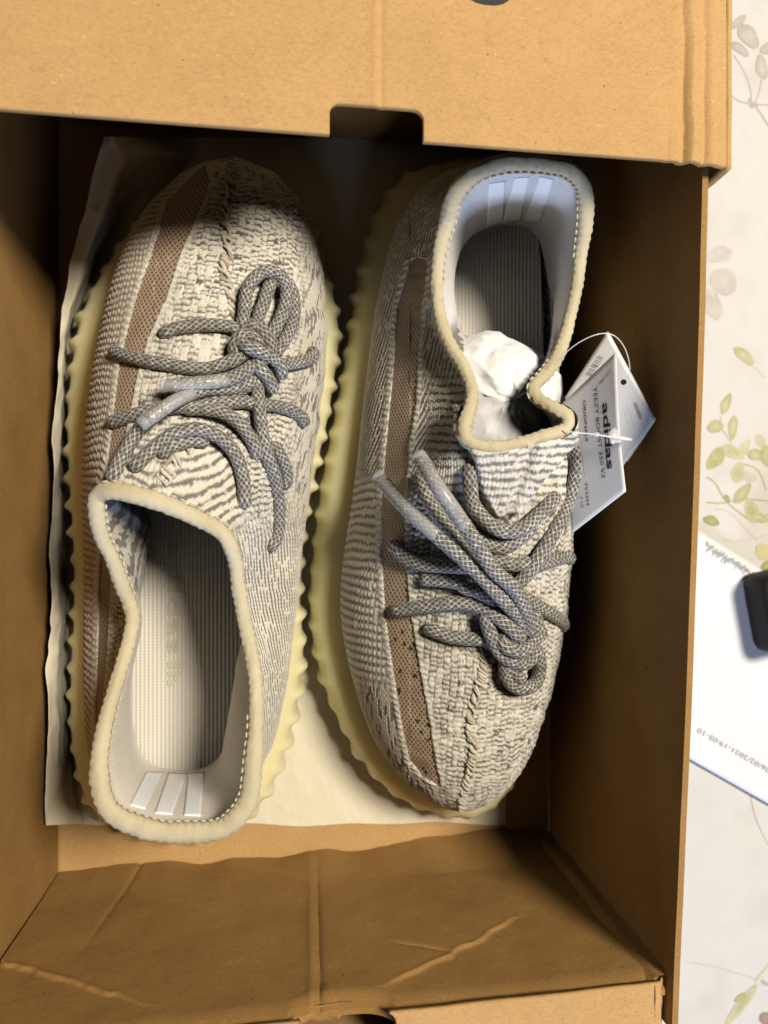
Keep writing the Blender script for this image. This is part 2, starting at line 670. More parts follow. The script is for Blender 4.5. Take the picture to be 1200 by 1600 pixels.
def solid(o, t, offset=-1):
    m = o.modifiers.new('thickness', 'SOLIDIFY')
    m.thickness = t / 1000
    m.offset = offset
    m.use_even_offset = False
    return o


def uvgrid(nu, nv):
    return np.meshgrid(np.linspace(0, 1, nu), np.linspace(0, 1, nv), indexing='ij')


# base
U, Vv = uvgrid(60, 80)
xb, yb = BX0 - 2 + (BX1 - BX0 + 4) * U, BY0 - 18 + (BY1 - BY0 + 20) * Vv
zb = .35 * fbm(xb / 40, yb / 40, 21, 3) - .25 * np.exp(-((xb + 60) / 1.2) ** 2)
base = link('base_panel', make_mesh('base_panel', np.stack([xb, yb, zb], -1), grid_faces(60, 80)), KRAFT, box)
solid(base, 2.2)


def wall(name, c00, c10, c11, c01, nu, nv, disp, mat, t, outward, drop=None):
    """c00->c10 along the base, c01->c11 along the rim; disp(u,v) moves it along outward (mm)"""
    U, W = uvgrid(nu, nv)
    c00, c10, c11, c01 = map(np.array, (c00, c10, c11, c01))
    P = (c00 * (1 - U[..., None]) + c10 * U[..., None]) * (1 - W[..., None]) + (c01 * (1 - U[..., None]) + c11 * U[..., None]) * W[..., None]
    P = P + np.array(outward) * disp(U, W)[..., None]
    if drop is not None:
        P[..., 2] -= drop(P[..., 0], W)
    # outer skin
    Q = P + np.array(outward) * t
    n = nu * nv
    F = grid_faces(nu, nv)
    edge = ([(i, 0) for i in range(nu)] + [(nu - 1, j) for j in range(1, nv)] + [(i, nv - 1) for i in range(nu - 2, -1, -1)] + [(0, j) for j in range(nv - 2, 0, -1)])
    e = np.array([i * nv + j for i, j in edge])
    e2 = np.roll(e, -1)
    R = np.stack([e, e2, e2 + n, e + n], -1)
    me = make_mesh(name, np.vstack([P.reshape(-1, 3), Q.reshape(-1, 3)]), np.vstack([F, F[:, ::-1] + n, R]), smooth=True)
    o = link(name, me, mat, box)
    bm = bmesh.new(); bm.from_mesh(me); bmesh.ops.recalc_face_normals(bm, faces=bm.faces)
    for ed in bm.edges:
        if len(ed.link_faces) == 2 and ed.calc_face_angle(0) > .7:
            ed.smooth = False
    bm.to_mesh(me); bm.free()
    return o


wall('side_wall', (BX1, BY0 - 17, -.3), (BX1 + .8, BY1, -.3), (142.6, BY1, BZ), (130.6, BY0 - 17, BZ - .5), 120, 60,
     lambda u, w: .35 * fbm(u * 6, w * 3, 31, 3) + 1.2 * np.sin(u * 3.1) * w, KRAFT_SHADE, 2.1, (1, 0, 0))
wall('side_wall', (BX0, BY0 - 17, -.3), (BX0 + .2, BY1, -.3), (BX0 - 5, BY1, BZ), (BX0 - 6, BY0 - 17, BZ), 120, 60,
     lambda u, w: .4 * fbm(u * 6, w * 3, 37, 3), KRAFT_SHADE, 2.1, (-1, 0, 0))
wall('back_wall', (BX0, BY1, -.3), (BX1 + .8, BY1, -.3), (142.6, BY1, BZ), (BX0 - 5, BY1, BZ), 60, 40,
     lambda u, w: .3 * fbm(u * 6, w * 3, 39, 3), KRAFT_SHADE, 2.1, (0, 1, 0))


def crease(d, w):
    return np.exp(-np.abs(d / w) ** 1.2)


def front_disp(u, w):
    """dents and creases of the folded front wall (positive = away from the shoes)"""
    x = BX0 + (BX1 - BX0) * u
    z = BZ * w
    d = .5 * fbm(x / 30, z / 30, 41, 5)
    d += .9 * crease(x - 24 + .02 * z, 1.0) * np.clip((z + 10) / 60, 0, 1) - .6 * crease(x - 21 + .02 * z, 1.6) * np.clip((z + 10) / 60, 0, 1)
    d += .8 * crease(x + 52 + .13 * z, 1.2) * np.clip(1 - z / 75, 0, 1)
    # long diagonal dents, left and right
    l1 = z - (62 + (x + 92) * .62 + 2.0 * fbm(x / 7, z / 7, 45, 2))
    d += (.9 * sstep(-.9, .9, l1) - .5 * crease(l1, .8)) * np.clip(1 - (x + 50) / 24, 0, 1)
    l2 = z - (98 - (x - 50) * .62 + 2.6 * fbm(x / 8, z / 8, 47, 2))
    d += (.9 * sstep(-.8, .8, l2) - .45 * crease(l2, .8)) * sstep(38, 52, x) * (1 - sstep(88, 104, x))
    l3 = z - (82 + (x - 60) * .5)
    d += .7 * crease(l3, .7) * sstep(46, 54, x) * (1 - sstep(64, 72, x))
    # the foot of the board stands a little off the floor corner in waves
    foot = np.clip(1 - z / 26, 0, 1) ** 1.5
    d -= foot * (2.0 + 2.4 * fbm(x / 26, z * 0, 49, 3) + 3.0 * sstep(35, 75, x) - 1.6 * crease(x - 8, 14))
    d += 2.6 * np.clip((z - 105) / 10, 0, 1) ** 2
    return d


FU = 420
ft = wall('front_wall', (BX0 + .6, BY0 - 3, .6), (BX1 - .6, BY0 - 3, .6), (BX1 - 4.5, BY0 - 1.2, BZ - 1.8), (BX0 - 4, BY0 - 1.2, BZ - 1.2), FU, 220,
          front_disp, KRAFT_SHADE, 1.9, (0, -1, 0),
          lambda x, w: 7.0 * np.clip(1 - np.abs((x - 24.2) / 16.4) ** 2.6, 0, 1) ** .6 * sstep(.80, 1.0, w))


def sd_rbox(x, y, cx, cy, hx, hy, r):
    qx, qy = np.abs(x - cx) - hx + r, np.abs(y - cy) - hy + r
    return np.minimum(np.maximum(qx, qy), 0) + np.hypot(np.maximum(qx, 0), np.maximum(qy, 0)) - r


def cut_sheet(name, xs, ys, sdf, zfun, mat, parent, thick, rough_edge=0.0, warp=None):
    """sheet in plan with a hole where sdf<0, hole edge snapped to the outline"""
    X, Y = np.meshgrid(xs, ys, indexing='ij')
    X, Y = X.copy(), Y.copy()
    S = sdf(X, Y)
    n, m = X.shape
    F = grid_faces(n, m)
    keep = ~np.all(S.ravel()[F] < 0, axis=1)
    F = F[keep]
    used = np.zeros(n * m, bool); used[F.ravel()] = True
    used = used.reshape(n, m) & (S < 0)
    for _ in range(4):
        S = sdf(X, Y)
        gx = (sdf(X + .05, Y) - sdf(X - .05, Y)) / .1
        gy = (sdf(X, Y + .05) - sdf(X, Y - .05)) / .1
        X[used] -= (S * gx)[used]
        Y[used] -= (S * gy)[used]
    Z = zfun(X, Y)
    P = np.stack([X, Y, Z], -1)
    if warp is not None:
        P = warp(P)
    V, F = compact(P.reshape(-1, 3), F)
    me = make_mesh(name, V, F)
    o = link(name, me, mat, parent)
    solid(o, thick)
    return o


# the rolled rim on top of the front wall, with its thumb notch
NX0, NX1 = 8.0, 40.5


def rim_z(x, y):
    return BZ - .4 + .35 * fbm(x / 14, y / 14, 53, 3) - .012 * (x - 40) * (x > 40) * 1.0 - 5.0 * sstep(124.0, 129.0, x) * 0


rim = cut_sheet('front_rim', np.linspace(BX0 - 3, BX1 - 6.0, 260), np.linspace(BY0 - 18.5, BY0 - 1.6, 44),
                lambda x, y: sd_rbox(x, y, 24.2, BY0 - 12, 16.2, 11.2 + .35 * np.sin(x / 3), 5), rim_z, KRAFT, box, 1.9)
wall('front_outer_panel', (BX0 - 2, BY0 - 18.5, -.3), (BX1 - 2, BY0 - 18.5, -.3), (BX1 - 6.0, BY0 - 18.7, BZ - 2.6), (BX0 - 3, BY0 - 18.7, BZ - 2.6), 60, 30,
     lambda u, w: .3 * fbm(u * 8, w * 4, 61, 2) + 0 * u, KRAFT, 1.9, (0, -1, 0))
# crumpled tab standing in the notch
U, W = uvgrid(40, 30)
xt = 9.0 + 19 * U + 1.5 * W
yt = BY0 - 2.6 - 13 * W
zt = BZ - 9.5 - 12 * W ** 1.1 + .8 * fbm(xt / 5, yt / 5, 63, 3) - 6 * np.clip(U - .75, 0, 1) * 4 * W
link('notch_tab', make_mesh('notch_tab', np.stack([xt, yt, zt], -1), grid_faces(40, 30)[:, ::-1]), KRAFT, box)
# torn paper flap of the rim at the right hand corner
U, W = uvgrid(26, 24)
xt = BX1 - 8.2 + 8.0 * U
yt = BY0 - 2.0 - 15 * W - 1.5 * U * W
zt = BZ - 1.2 - 8.5 * U ** 1.6 + .7 * fbm(xt / 4, yt / 5, 65, 3) - 1.5 * W * U
cf = link('corner_flap', make_mesh('corner_flap', np.stack([xt, yt, zt], -1), grid_faces(26, 24)[:, ::-1]), KRAFT, box)
solid(cf, 1.0)
# folded seam strip that runs up the front right corner
U, W = uvgrid(10, 60)
xt = BX1 - 8.5 + 6.4 * U - .6 * W
zt = 3 + (BZ - 7) * W
yt = BY0 - 1.0 + 1.8 * U - 1.2 * W + .5 * fbm(xt / 4, zt / 14, 67, 3) + .7 * crease(U - .5, .3)
sf = link('corner_fold', make_mesh('corner_fold', np.stack([xt, yt, zt], -1), grid_faces(10, 60)), KRAFT_SHADE, box)

# ------------------------------------------------------------------ lid
lid = thing('box_lid', 'brown cardboard lid with thumb notch laid across the far end of the box', 'lid')
LZ = 122.0


def lid_z(x, y):
    z = LZ + .18 * fbm(x / 30, y / 30, 71, 3)
    z += .35 * crease(x - 32.6, 1.1) - .42 * crease(x - 34.6, .7)
    k = 1 - .55 * sstep(112, 165, y)
    wob = .9 * fbm(x * 0 + 3, y / 10, 73, 3)
    z -= 1.9 * k * crease(x - 130.6 - wob, 1.1)
    z += 1.0 * k * crease(x - 133.2 - wob * 1.2, 1.8)
    z -= 1.5 * k * crease(x - 137.8 - .6 * wob, 1.4)
    z -= .4 * crease(x - 125, .8) * (1 - sstep(112, 125, y))
    z -= 1.6 * sstep(139.5, 146, x)
    return z


LN0 = at(515, 200, LZ)[0]
LN1 = at(662, 200, LZ)[0]
lidxs = np.concatenate([np.linspace(-130, 12, 90), np.linspace(12.8, 50, 64), np.linspace(51, 118, 60), np.linspace(118.6, 146, 60)])
lidys = np.concatenate([np.linspace(110.0, 128, 40), np.linspace(129, 300, 110)])
lid_panel = cut_sheet('lid_panel', lidxs, lidys,
                      lambda x, y: sd_rbox(x, y, (LN0 + LN1) / 2, 107.0, (LN1 - LN0) / 2, 12.3, 3.2), lid_z, KRAFT, lid, 2.0)


# bent side flange hanging outside the side wall
U, W = uvgrid(14, 110)
yl = 109.4 + 190 * W - 1.2 * U * (1 - W)
xl = 146.0 + .7 * np.sin(U * 3) - 1.2 * U * np.exp(-W * 60)
zl = LZ - 1.6 - 24 * U + .3 * fbm(yl / 10, U * 4, 75, 2)
fl = link('lid_flange', make_mesh('lid_flange', np.stack([xl, yl, zl], -1), grid_faces(14, 110)), KRAFT, lid)
solid(fl, 1.8, 1)
# dark printed emblem, only its lower edge is in view
k = 60
tt = np.linspace(0, 2 * np.pi, k, endpoint=False)
cxm, cym = at(762, -42, LZ)[:2]
mx = cxm + 9.6 * np.sign(np.cos(tt)) * np.abs(np.cos(tt)) ** .8
my = cym + 9.6 * np.sin(tt)
V = np.stack([np.column_stack([cxm + (mx - cxm) * r, cym + (my - cym) * r]) for r in (1, .66, .33, .02)], 1)
Zm = lid_z(V[..., 0], V[..., 1]) + .12
link('printed_emblem', make_mesh('printed_emblem', np.concatenate([V, Zm[..., None]], -1), grid_faces(k, 4, True)), INK, lid)

# ------------------------------------------------------------------ sneakers
CREAM = np.array([.69, .65, .56])
CREAM2 = np.array([.60, .555, .465])
GREY = np.array([.125, .116, .108])
TAN = np.array([.34, .25, .175])
BROWN = np.array([.31, .232, .162])
N_TH, N_T = 1440, 300


def stitch_cells(p, q, sw, sh, slant=.45):
    col = np.floor(p / sw)
    qq = q + (col % 2) * sh * .5
    row = np.floor(qq / sh)
    u = (p / sw - col - .5) * 2
    v = (qq / sh - row - .5) * 2
    sgn = np.where(col % 2 == 0, 1, -1)
    h = np.clip(1 - (u * u) ** 1.2 - ((v + sgn * slant * u) ** 2) * .75, 0, 1) ** .6
    return col, row, h


class Shoe:
    pass


def build_shoe(S):
    th = np.arange(N_TH) / N_TH
    Fw = at(*np.array(S['F'], float).T)
    Cw = at(*np.array(S['C'], float).T)
    Fr = ring(Fw, S['Fa'], th)
    Cr = ring(Cw, S['Ca'], th)
    flat = Fr.copy(); flat[:, 2] = 0
    tang = np.roll(Fr, -8, 0) - np.roll(Fr, 8, 0)
    tang[:, 2] = 0
    out = np.stack([tang[:, 1], -tang[:, 0], np.zeros(N_TH)], 1)
    out /= np.linalg.norm(out, axis=1, keepdims=True)
    cen = Fr.mean(0)
    if np.sum((Fr - cen) * out) < 0:
        out = -out
    prof = np.array(S['prof'])          # theta, u1, o1, k2, dz2
    pk = np.vstack([prof - [1, 0, 0, 0, 0], prof, prof + [1, 0, 0, 0, 0]])
    par = np.stack([np.interp(th, pk[:, 0], pk[:, k]) for k in range(1, 5)], 1)
    par = smooth_loop(par, 30)
    u1, o1, k2, dz2 = [par[:, k:k + 1] for k in range(4)]
    up = np.array([0, 0, 1.0])
    P0 = Fr
    P1 = Fr + up * u1 + out * o1
    d = Fr - Cr
    d[:, 2] = 0
    P2 = Cr + d * k2 + up * dz2
    P3 = Cr
    t = np.linspace(0, 1, N_T)
    t = t ** 1.0
    B = [(1 - t) ** 3, 3 * t * (1 - t) ** 2, 3 * t * t * (1 - t), t ** 3]
    P = sum(b[None, :, None] * q[:, None] for b, q in zip(B, (P0, P1, P2, P3)))
    # smooth the fan along theta away from the collar
    Ps = smooth_loop(P.reshape(N_TH, -1), 14).reshape(P.shape)
    w = (1 - sstep(.62, .95, t))[None, :, None]
    P = P * (1 - w) + Ps * w
    nrm = grid_normals(P, True)
    mid = P.mean((0, 1))
    if np.sum(nrm[..., 2]) < 0:
        nrm = -nrm
    px, py = to_px(P)
    # axis coordinates -------------------------------------------------
    toe, heel = Fr[0], Fr[N_TH // 2]
    ax = (toe - heel)[:2]
    ax /= np.linalg.norm(ax)
    rel = P[..., :2] - heel[:2]
    q = rel @ ax
    lat = np.array([-ax[1], ax[0]])
    x = rel @ lat
    # spine: middle of the feather line at each q
    qf = (Fr[:, :2] - heel[:2]) @ ax
    xf = (Fr[:, :2] - heel[:2]) @ lat
    h = N_TH // 2
    qs = np.linspace(2, qf.max() - 2, 80)
    lo = np.interp(qs, np.sort(qf[:h]), xf[:h][np.argsort(qf[:h])])
    hi = np.interp(qs, np.sort(qf[h:]), xf[h:][np.argsort(qf[h:])])
    xc = np.interp(q, qs, (lo + hi) / 2)
    bins = np.linspace(0, qf.max(), 60)
    fr_ = (np.arange(N_TH) < N_TH * .1) | (np.arange(N_TH) > N_TH * .9)
    qb, zb_ = q[fr_].ravel(), P[fr_][..., 2].ravel()
    which = np.digitize(qb, bins)
    zmx = np.array([zb_[which == k].max() if np.any(which == k) else np.nan for k in range(60)])
    zmx = np.where(np.isnan(zmx), 98, zmx)
    zmx = np.convolve(np.pad(zmx, 3, mode='edge'), np.ones(7) / 7, 'valid')
    ztop = np.interp(q, bins, zmx)
    side = np.where((np.arange(N_TH) < h)[:, None], -1.0, 1.0)   # -1 = lateral
    p = np.abs(x - xc) + .95 * np.clip(ztop - P[..., 2], 0, 200)
    p = p + 1.4 * fbm(q / 18, p / 18, S['seed'], 3)
    qn = q + 1.6 * fbm(p / 20 + 9, q / 20, S['seed'] + 3, 3)
    sp = side * p

    # knit ---------------------------------------------------------------
    zone = S['zone'](px, py, q, sp, P)             # dict of weights
    seed = S['seed']
    colour = np.zeros(P.shape)
    height = np.zeros(q.shape)
    wsum = np.zeros(q.shape)

    def add(wt, hgt, c):
        nonlocal height, colour, wsum
        height += wt * hgt
        colour += wt[..., None] * c
        wsum += wt

    def cmix(g, c1, c2):
        return c1 * (1 - g[..., None]) + c2 * g[..., None]

    # blocks: puffed cream bars in columns, crinkled dark yarn showing in the gaps
    def pillows(pw, ph, sd, gv, gu, full):
        wv = qn + .75 * fbm(sp / 1.6, qn / 3, sd + 40, 3)
        wp = sp + .7 * fbm(sp / 5, qn / 1.8, sd + 41, 3)
        col = np.floor(wp / pw)
        qo = wv + hash2(col, 3, sd) * ph + .8 * fbm(col * .37 + 5, qn / 9, sd + 42, 2)
        row = np.floor(qo / ph)
        u = (wp / pw - col - .5) * 2
        v = (qo / ph - row - .5) * 2
        r = hash2(col, row, sd + 1)
        r2 = hash2(col, row, sd + 2)
        hgt = np.clip(1 - np.abs(u) ** 4, 0, 1) ** .6 * np.clip(1 - np.abs(v) ** 2.6, 0, 1) ** .6 * (.75 + .5 * r)
        fine = vnoise(wp / .8, wv / .55, sd + 5)
        g = np.clip(sstep(gv - .12, gv + .16, np.abs(v)) * (r2 < .66) + sstep(gu - .05, gu + .1, np.abs(u)) * (r > .4) * .8, 0, 1)
        g = np.maximum(g, (r2 > full) * (fine > .42) * 1.0)
        g = g * (.75 + .9 * (fine - .2))
        return hgt * (.65 + .75 * r2) - .35 * g + .45 * (fine - .5), np.clip(g, 0, 1)
    hgt, g = pillows(3.1, 2.1, seed, .60, .86, .955)
    add(zone['block'], hgt, cmix(g, CREAM * (.93 + .1 * hash2(np.floor(sp / 4.1), np.floor(qn / 2.5), 2))[..., None], GREY))
    # ladder: rows of beads with rungs between
    if S['bead']:
        wp = sp + .3 * fbm(sp / 5, qn / 5, seed + 43, 2)
        wv = qn + .3 * fbm(sp / 2, qn / 3, seed + 44, 2)
        col = np.floor(wp / 2.5)
        qo = wv + (col % 2) * .35
        row = np.floor(qo / 2.6)
        u = (wp / 2.5 - col - .5) * 2
        v = (qo / 2.6 - row - .5) * 2 + .5 * np.abs(u)
        hgt = np.clip(1 - u * u * 1.1 - (v * 1.35) ** 2, 0, 1) ** .5
        c = cmix(sstep(.25, .7, hgt), S['rung'], CREAM * .95)
        add(zone['ladder'], hgt * .75 + .3 * vnoise(wp / .7, wv / .7, 4), c)
    else:
        wp = sp + .25 * fbm(sp / 6, qn / 6, seed + 61, 2)
        wv = qn + .22 * fbm(sp / 1.4, qn / 3, seed + 62, 2)
        col = np.floor(wp / 3.0)
        row = np.floor(wv / 3.3)
        u = (wp / 3.0 - col - .5) * 2
        v = (wv / 3.3 - row - .5) * 2
        r = hash2(col, row, seed + 63)
        fine = vnoise(wp / .8, wv / .6, seed + 64)
        g = sstep(.48, .66, np.abs(v) + .12 * (fine - .5)) * sstep(.92, .74, np.abs(u)) * (r < .92) * (.7 + .5 * fine)
        g = np.clip(g, 0, 1)
        hgt = (1 - .5 * np.abs(v) ** 3) * (.75 + .25 * np.cos(u * np.pi)) * .8 - .4 * g + .4 * (fine - .5)
        add(zone['ladder'], hgt, cmix(g, CREAM, S['rung']))
    # dashes that run along the shoe
    col, row, hh = stitch_cells(sp, qn, 1.25, 1.9, .25)
    g = (hash2(col, np.floor(row / 2 + hash2(col, 1, 3) * 2), seed + 3) < .30)
    add(zone['dash'], .7 * hh - .35 * g, cmix(g * 1.0, CREAM2, GREY * 1.6))
    # fine diagonal twill of grey and cream
    a = .55
    pp, qq = sp * math.cos(a) + qn * math.sin(a), -sp * math.sin(a) + qn * math.cos(a)
    col, row, hh = stitch_cells(pp, qq, 1.35, 1.7, .3)
    g = ((col % 2) == 0) & (hash2(col, row, seed + 4) < .86)
    add(zone['twill'], .75 * hh - .4 * g, cmix(g * 1.0, CREAM, GREY * 1.7))
    # zebra: wavy bands round the ankle and tongue
    za = S['zebra_dir'](px, py) + .4 * fbm(px / 30, py / 30, seed + 8, 3)
    col, row, hh = stitch_cells(sp, qn, 1.4, 1.4)
    g = np.clip((np.sin(za * 2 * np.pi) + 1.3 * (hash2(col, row, seed + 6) - .5)) * 1.5, 0, 1)
    add(zone['zebra'], .7 * hh - .3 * g, cmix(g * 1.0, CREAM, GREY * 1.5))
    colour /= wsum[..., None] + 1e-6
    height /= wsum + 1e-6
    # stripe of brown monofilament with a chain of stitches along both borders
    sl, sr = S['stripe'](px, py)                    # signed px distance inside from left and right border
    ins = np.minimum(sl, sr)
    latmask = ((np.arange(N_TH) < h) | (np.arange(N_TH) > N_TH * .97))[:, None] & np.ones(N_T, bool)[None]
    inside = (ins > 0) & latmask
    chain = np.exp(-((ins + 4) / 4.2) ** 2) * latmask
    ch = .5 + .5 * np.cos(2 * np.pi * (qn / 2.5 + .3 * fbm(q / 4, p / 4, 3, 2)))
    height = height * (1 - chain) + chain * (.3 + 1.3 * ch)
    colour = colour * (1 - chain[..., None]) + chain[..., None] * (CREAM * (.78 + .25 * ch[..., None]))
    # soft darkening of deep yarn is left to light; a little dye variation only
    colour = colour * (1 + .08 * fbm(q / 25, p / 25, seed + 12, 2))[..., None]
    # body wrinkles
    wr = S['wrinkle'](px, py)
    edge = sstep(0, .02, t)[None] * (1 - sstep(.985, 1, t))[None]
    Pd = P + nrm * ((.46 * height * np.where(inside, 0, 1) * edge) + wr - .25 * inside)[..., None]

    root = thing('sneaker', S['label'], 'sneaker', 'pair of knit sneakers in the box')
    F = grid_faces(N_TH, N_T, True)
    V = Pd.reshape(-1, 3)
    fin = inside.reshape(-1)[F].sum(1) >= 3
    Vu, Fu, Cu = compact(V, F[~fin], colour.reshape(-1, 3))
    upper = link('upper', make_mesh('upper', Vu, Fu, Cu), KNIT, root)
    sc = BROWN * (1 + .15 * fbm(q / 6, p / 6, 77, 2))[..., None]
    spots = (hash2(np.floor(q / 1.5), np.floor(p / 1.7), 5) < .10) & (q > S['spot_q'][0]) & (q < S['spot_q'][1]) & (fbm(q / 8, p / 8, 3, 2) > -.1)
    sc = np.where(spots[..., None], np.array([.03, .026, .024]), sc)
    uv = np.stack([p, q], -1)
    Vs, Fs, Cs, UVs = compact(V, F[fin], sc.reshape(-1, 3), uv.reshape(-1, 2))
    stripe = link('side_stripe', make_mesh('side_stripe', Vs, Fs, Cs, UVs), STRIPE, root)
    tag(stripe, 'brown translucent mesh stripe along the outer side')
    for f_ in (upper,):
        pass
    bv_F = F[::1]
    # coarse collision surface
    st = 4
    Pc_ = P[::st, ::3]
    bvh = BVHTree.FromPolygons([tuple(v) for v in Pc_.reshape(-1, 3)], [tuple(f) for f in grid_faces(Pc_.shape[0], Pc_.shape[1], True)])

    # lining ---------------------------------------------------------------
    tl = np.linspace(1, .2, 70)
    idx = (tl * (N_T - 1)).astype(int)
    pad = np.interp(th, [0, .3, .4, .5, .6, .7, 1], [1.4, 2.0, 2.6, 3.0, 2.6, 2.0, 1.4])[:, None, None]
    PL = P[:, idx] - nrm[:, idx] * pad
    PL[:, 0] = P[:, -1] - up * 1.0
    IZ = 36.0
    # padded heel cup: from the collar straight down to the edge of the footbed
    cupa = np.array(S['cup'], float)
    cw = at(cupa[:, 0], cupa[:, 1], cupa[:, 2])
    cd = catmull(np.column_stack([cw, cupa[:, 3]]), 400)
    Ir_, thi = cd[:, :3], cd[:, 3]
    I_ = np.stack([np.interp(th, thi, Ir_[:, k]) for k in range(3)], 1)
    s_ = np.linspace(0, 1, len(tl))
    Q0 = Cr - up * 1.0
    Q1, Q2 = Cr - up * 12 - out * 5.0, I_ + up * 22 - out * 2.5
    Bz = [(1 - s_) ** 3, 3 * s_ * (1 - s_) ** 2, 3 * s_ * s_ * (1 - s_), s_ ** 3]
    PH = sum(b[None, :, None] * q_[:, None] for b, q_ in zip(Bz, (Q0, Q1, Q2, I_)))
    wh = (sstep(cupa[0, 3] - .03, cupa[0, 3] + .02, th) * (1 - sstep(cupa[-1, 3] - .04, cupa[-1, 3] + .02, th)))[:, None, None]
    PL = PL * (1 - wh) + PH * wh
    PL = PL[::3]
    thl = th[::3]
    heelw = (sstep(S['lin'][0], S['lin'][0] + .03, thl) * (1 - sstep(S['lin'][1] - .03, S['lin'][1], thl)))[:, None] * np.ones(len(tl))[None]
    ln = vnoise(PL[..., 1] / 1.2, PL[..., 0] / 1.2 + PL[..., 2] / 1.2, 5)
    band_ = np.sin(PL[..., 2] / 1.6 + PL[..., 1] / 2.4 + 2 * fbm(PL[..., 1] / 9, PL[..., 2] / 9, 6, 2)) * .5
    knitc = cmix(((ln - .5 + band_ * .8) > 0) * 1.0, CREAM * .85, GREY * 1.6)
    lc = knitc * (1 - heelw[..., None]) + heelw[..., None] * np.array(S['lincol'])
    lin = link('heel_lining', make_mesh('heel_lining', PL, grid_faces(len(PL), len(tl), True)[:, ::-1], lc), INNER, root)
    lin_bvh = BVHTree.FromPolygons([tuple(v) for v in PL.reshape(-1, 3)], [tuple(f) for f in grid_faces(len(PL), len(tl), True)])

    # insole: flat ribbed footbed inside
    Ir = Fr - out * 3.0
    Ir[:, 2] = IZ
    sub = Ir[::12]
    m_ = len(sub) // 2
    qa = (sub[:, :2] - heel[:2]) @ ax
    rows = []
    for qv in np.linspace(qa.min() + 3, qa.max() - 16, 90):
        lo_ = np.interp(qv, np.sort(qf[:h]), xf[:h][np.argsort(qf[:h])])
        hi_ = np.interp(qv, np.sort(qf[h:]), xf[h:][np.argsort(qf[h:])])
        sg_ = np.sign(hi_ - lo_)
        xsx = np.linspace(lo_ + 4 * sg_, hi_ - 4 * sg_, 30)
        cup = 2.0 * np.abs(np.linspace(-1, 1, 30)) ** 4
        base_ = heel[:2] + ax * qv
        rows.append(np.column_stack([base_[0] + lat[0] * xsx, base_[1] + lat[1] * xsx, IZ - 1.2 + cup + 4 * np.exp(-qv / 9)]))
    ins_o = link('insole', make_mesh('insole', np.array(rows), grid_faces(90, 30)), INSOLE, root)

    # collar binding ---------------------------------------------------------
    CC = catmull(Cr[::12], 700, True)
    thc = np.arange(700) / 700
    cpx, cpy = to_px(CC)
    rad = S['bind_r'](cpx, cpy) * (1 + .08 * fbm(np.arange(700) / 14.0, np.zeros(700), seed + 20, 4))
    CC = CC + np.array([0, 0, 1.0]) * (.5 * fbm(np.arange(700) / 20.0, np.zeros(700), seed + 21, 3) * np.sin(np.pi * thc) )[:, None]
    G, dirs, arc, ang = sweep(CC, rad * .92, 26, .85, True)
    G = G + dirs * (.22 * fbm(np.arange(700)[:, None] / 4 + ang[None] * 1.9, ang[None] * 2 + np.zeros((700, 1)), seed + 22, 3))[..., None]
    cs_ = np.concatenate([[0], np.cumsum(np.linalg.norm(np.diff(CC, axis=0), axis=1))])
    nst = round(cs_[-1] / 2.7)
    puck = np.cos(2 * np.pi * cs_ / cs_[-1] * nst)[:, None]
    sidew = np.exp(-((ang[None] - .35) / .35) ** 2) + np.exp(-((ang[None] - np.pi + .35) / .35) ** 2)
    groove = np.exp(-((ang[None] - .05) / .22) ** 2) + np.exp(-((ang[None] - np.pi + .05) / .22) ** 2) + np.exp(-((ang[None] - 2 * np.pi - .05) / .22) ** 2)
    long_ = .16 * fbm(np.arange(700)[:, None] / 40.0, ang[None] * 3.0, seed + 25, 3)
    G = G + dirs * (.16 * puck * sidew - .18 * groove + long_)[..., None]
    bind = link('collar_binding', make_mesh('collar_binding', G, tube_faces(700, 26, True)), BINDING, root)

    # seam stitches that hold the binding
    sv, sfc = [], []
    tgc = np.roll(CC, -4, 0) - np.roll(CC, 4, 0)
    inn = np.stack([-tgc[:, 1], tgc[:, 0], np.zeros(700)], 1)
    inn /= np.linalg.norm(inn, axis=1, keepdims=True)
    area_ = np.sum(CC[:, 0] * np.roll(CC[:, 1], -1) - CC[:, 1] * np.roll(CC[:, 0], -1))
    if area_ < 0:
        inn = -inn
    clen = np.linalg.norm(np.roll(CC, -1, 0) - CC, axis=1).sum()
    for f0, f1, sgn_, hz in S['stitches']:
        ns = int(abs(f1 - f0) * clen / 2.7)
        for k_ in range(ns):
            fa = f0 + (f1 - f0) * (k_ + .1) / ns
            fb = f0 + (f1 - f0) * (k_ + .78) / ns
            pts_ = []
            for ff in (fa, fa * .75 + fb * .25, (fa + fb) / 2, fa * .25 + fb * .75, fb):
                ii = (ff % 1.0) * 700
                i0 = int(ii) % 700
                w_ = ii - int(ii)
                i1 = (i0 + 1) % 700
                c_ = CC[i0] * (1 - w_) + CC[i1] * w_
                n_ = inn[i0] * (1 - w_) + inn[i1] * w_
                r_ = rad[i0] * (1 - w_) + rad[i1] * w_
                pts_.append(c_ + sgn_ * n_ * r_ * 1.0 + up * (r_ * hz))
            pts_ = np.array(pts_)
            pts_[1:4] += up * .18
            g_, dd, _, _ = sweep(pts_, np.array([.12, .38, .42, .38, .12]), 6)
            sfc.append(tube_faces(5, 6) + len(sv) * 30)
            sv.append(g_.reshape(-1, 3))
    if sv:
        so = link('stitching', make_mesh('stitching', np.vstack(sv), np.vstack(sfc)), THREAD, bind)
        so['kind'] = 'stuff'

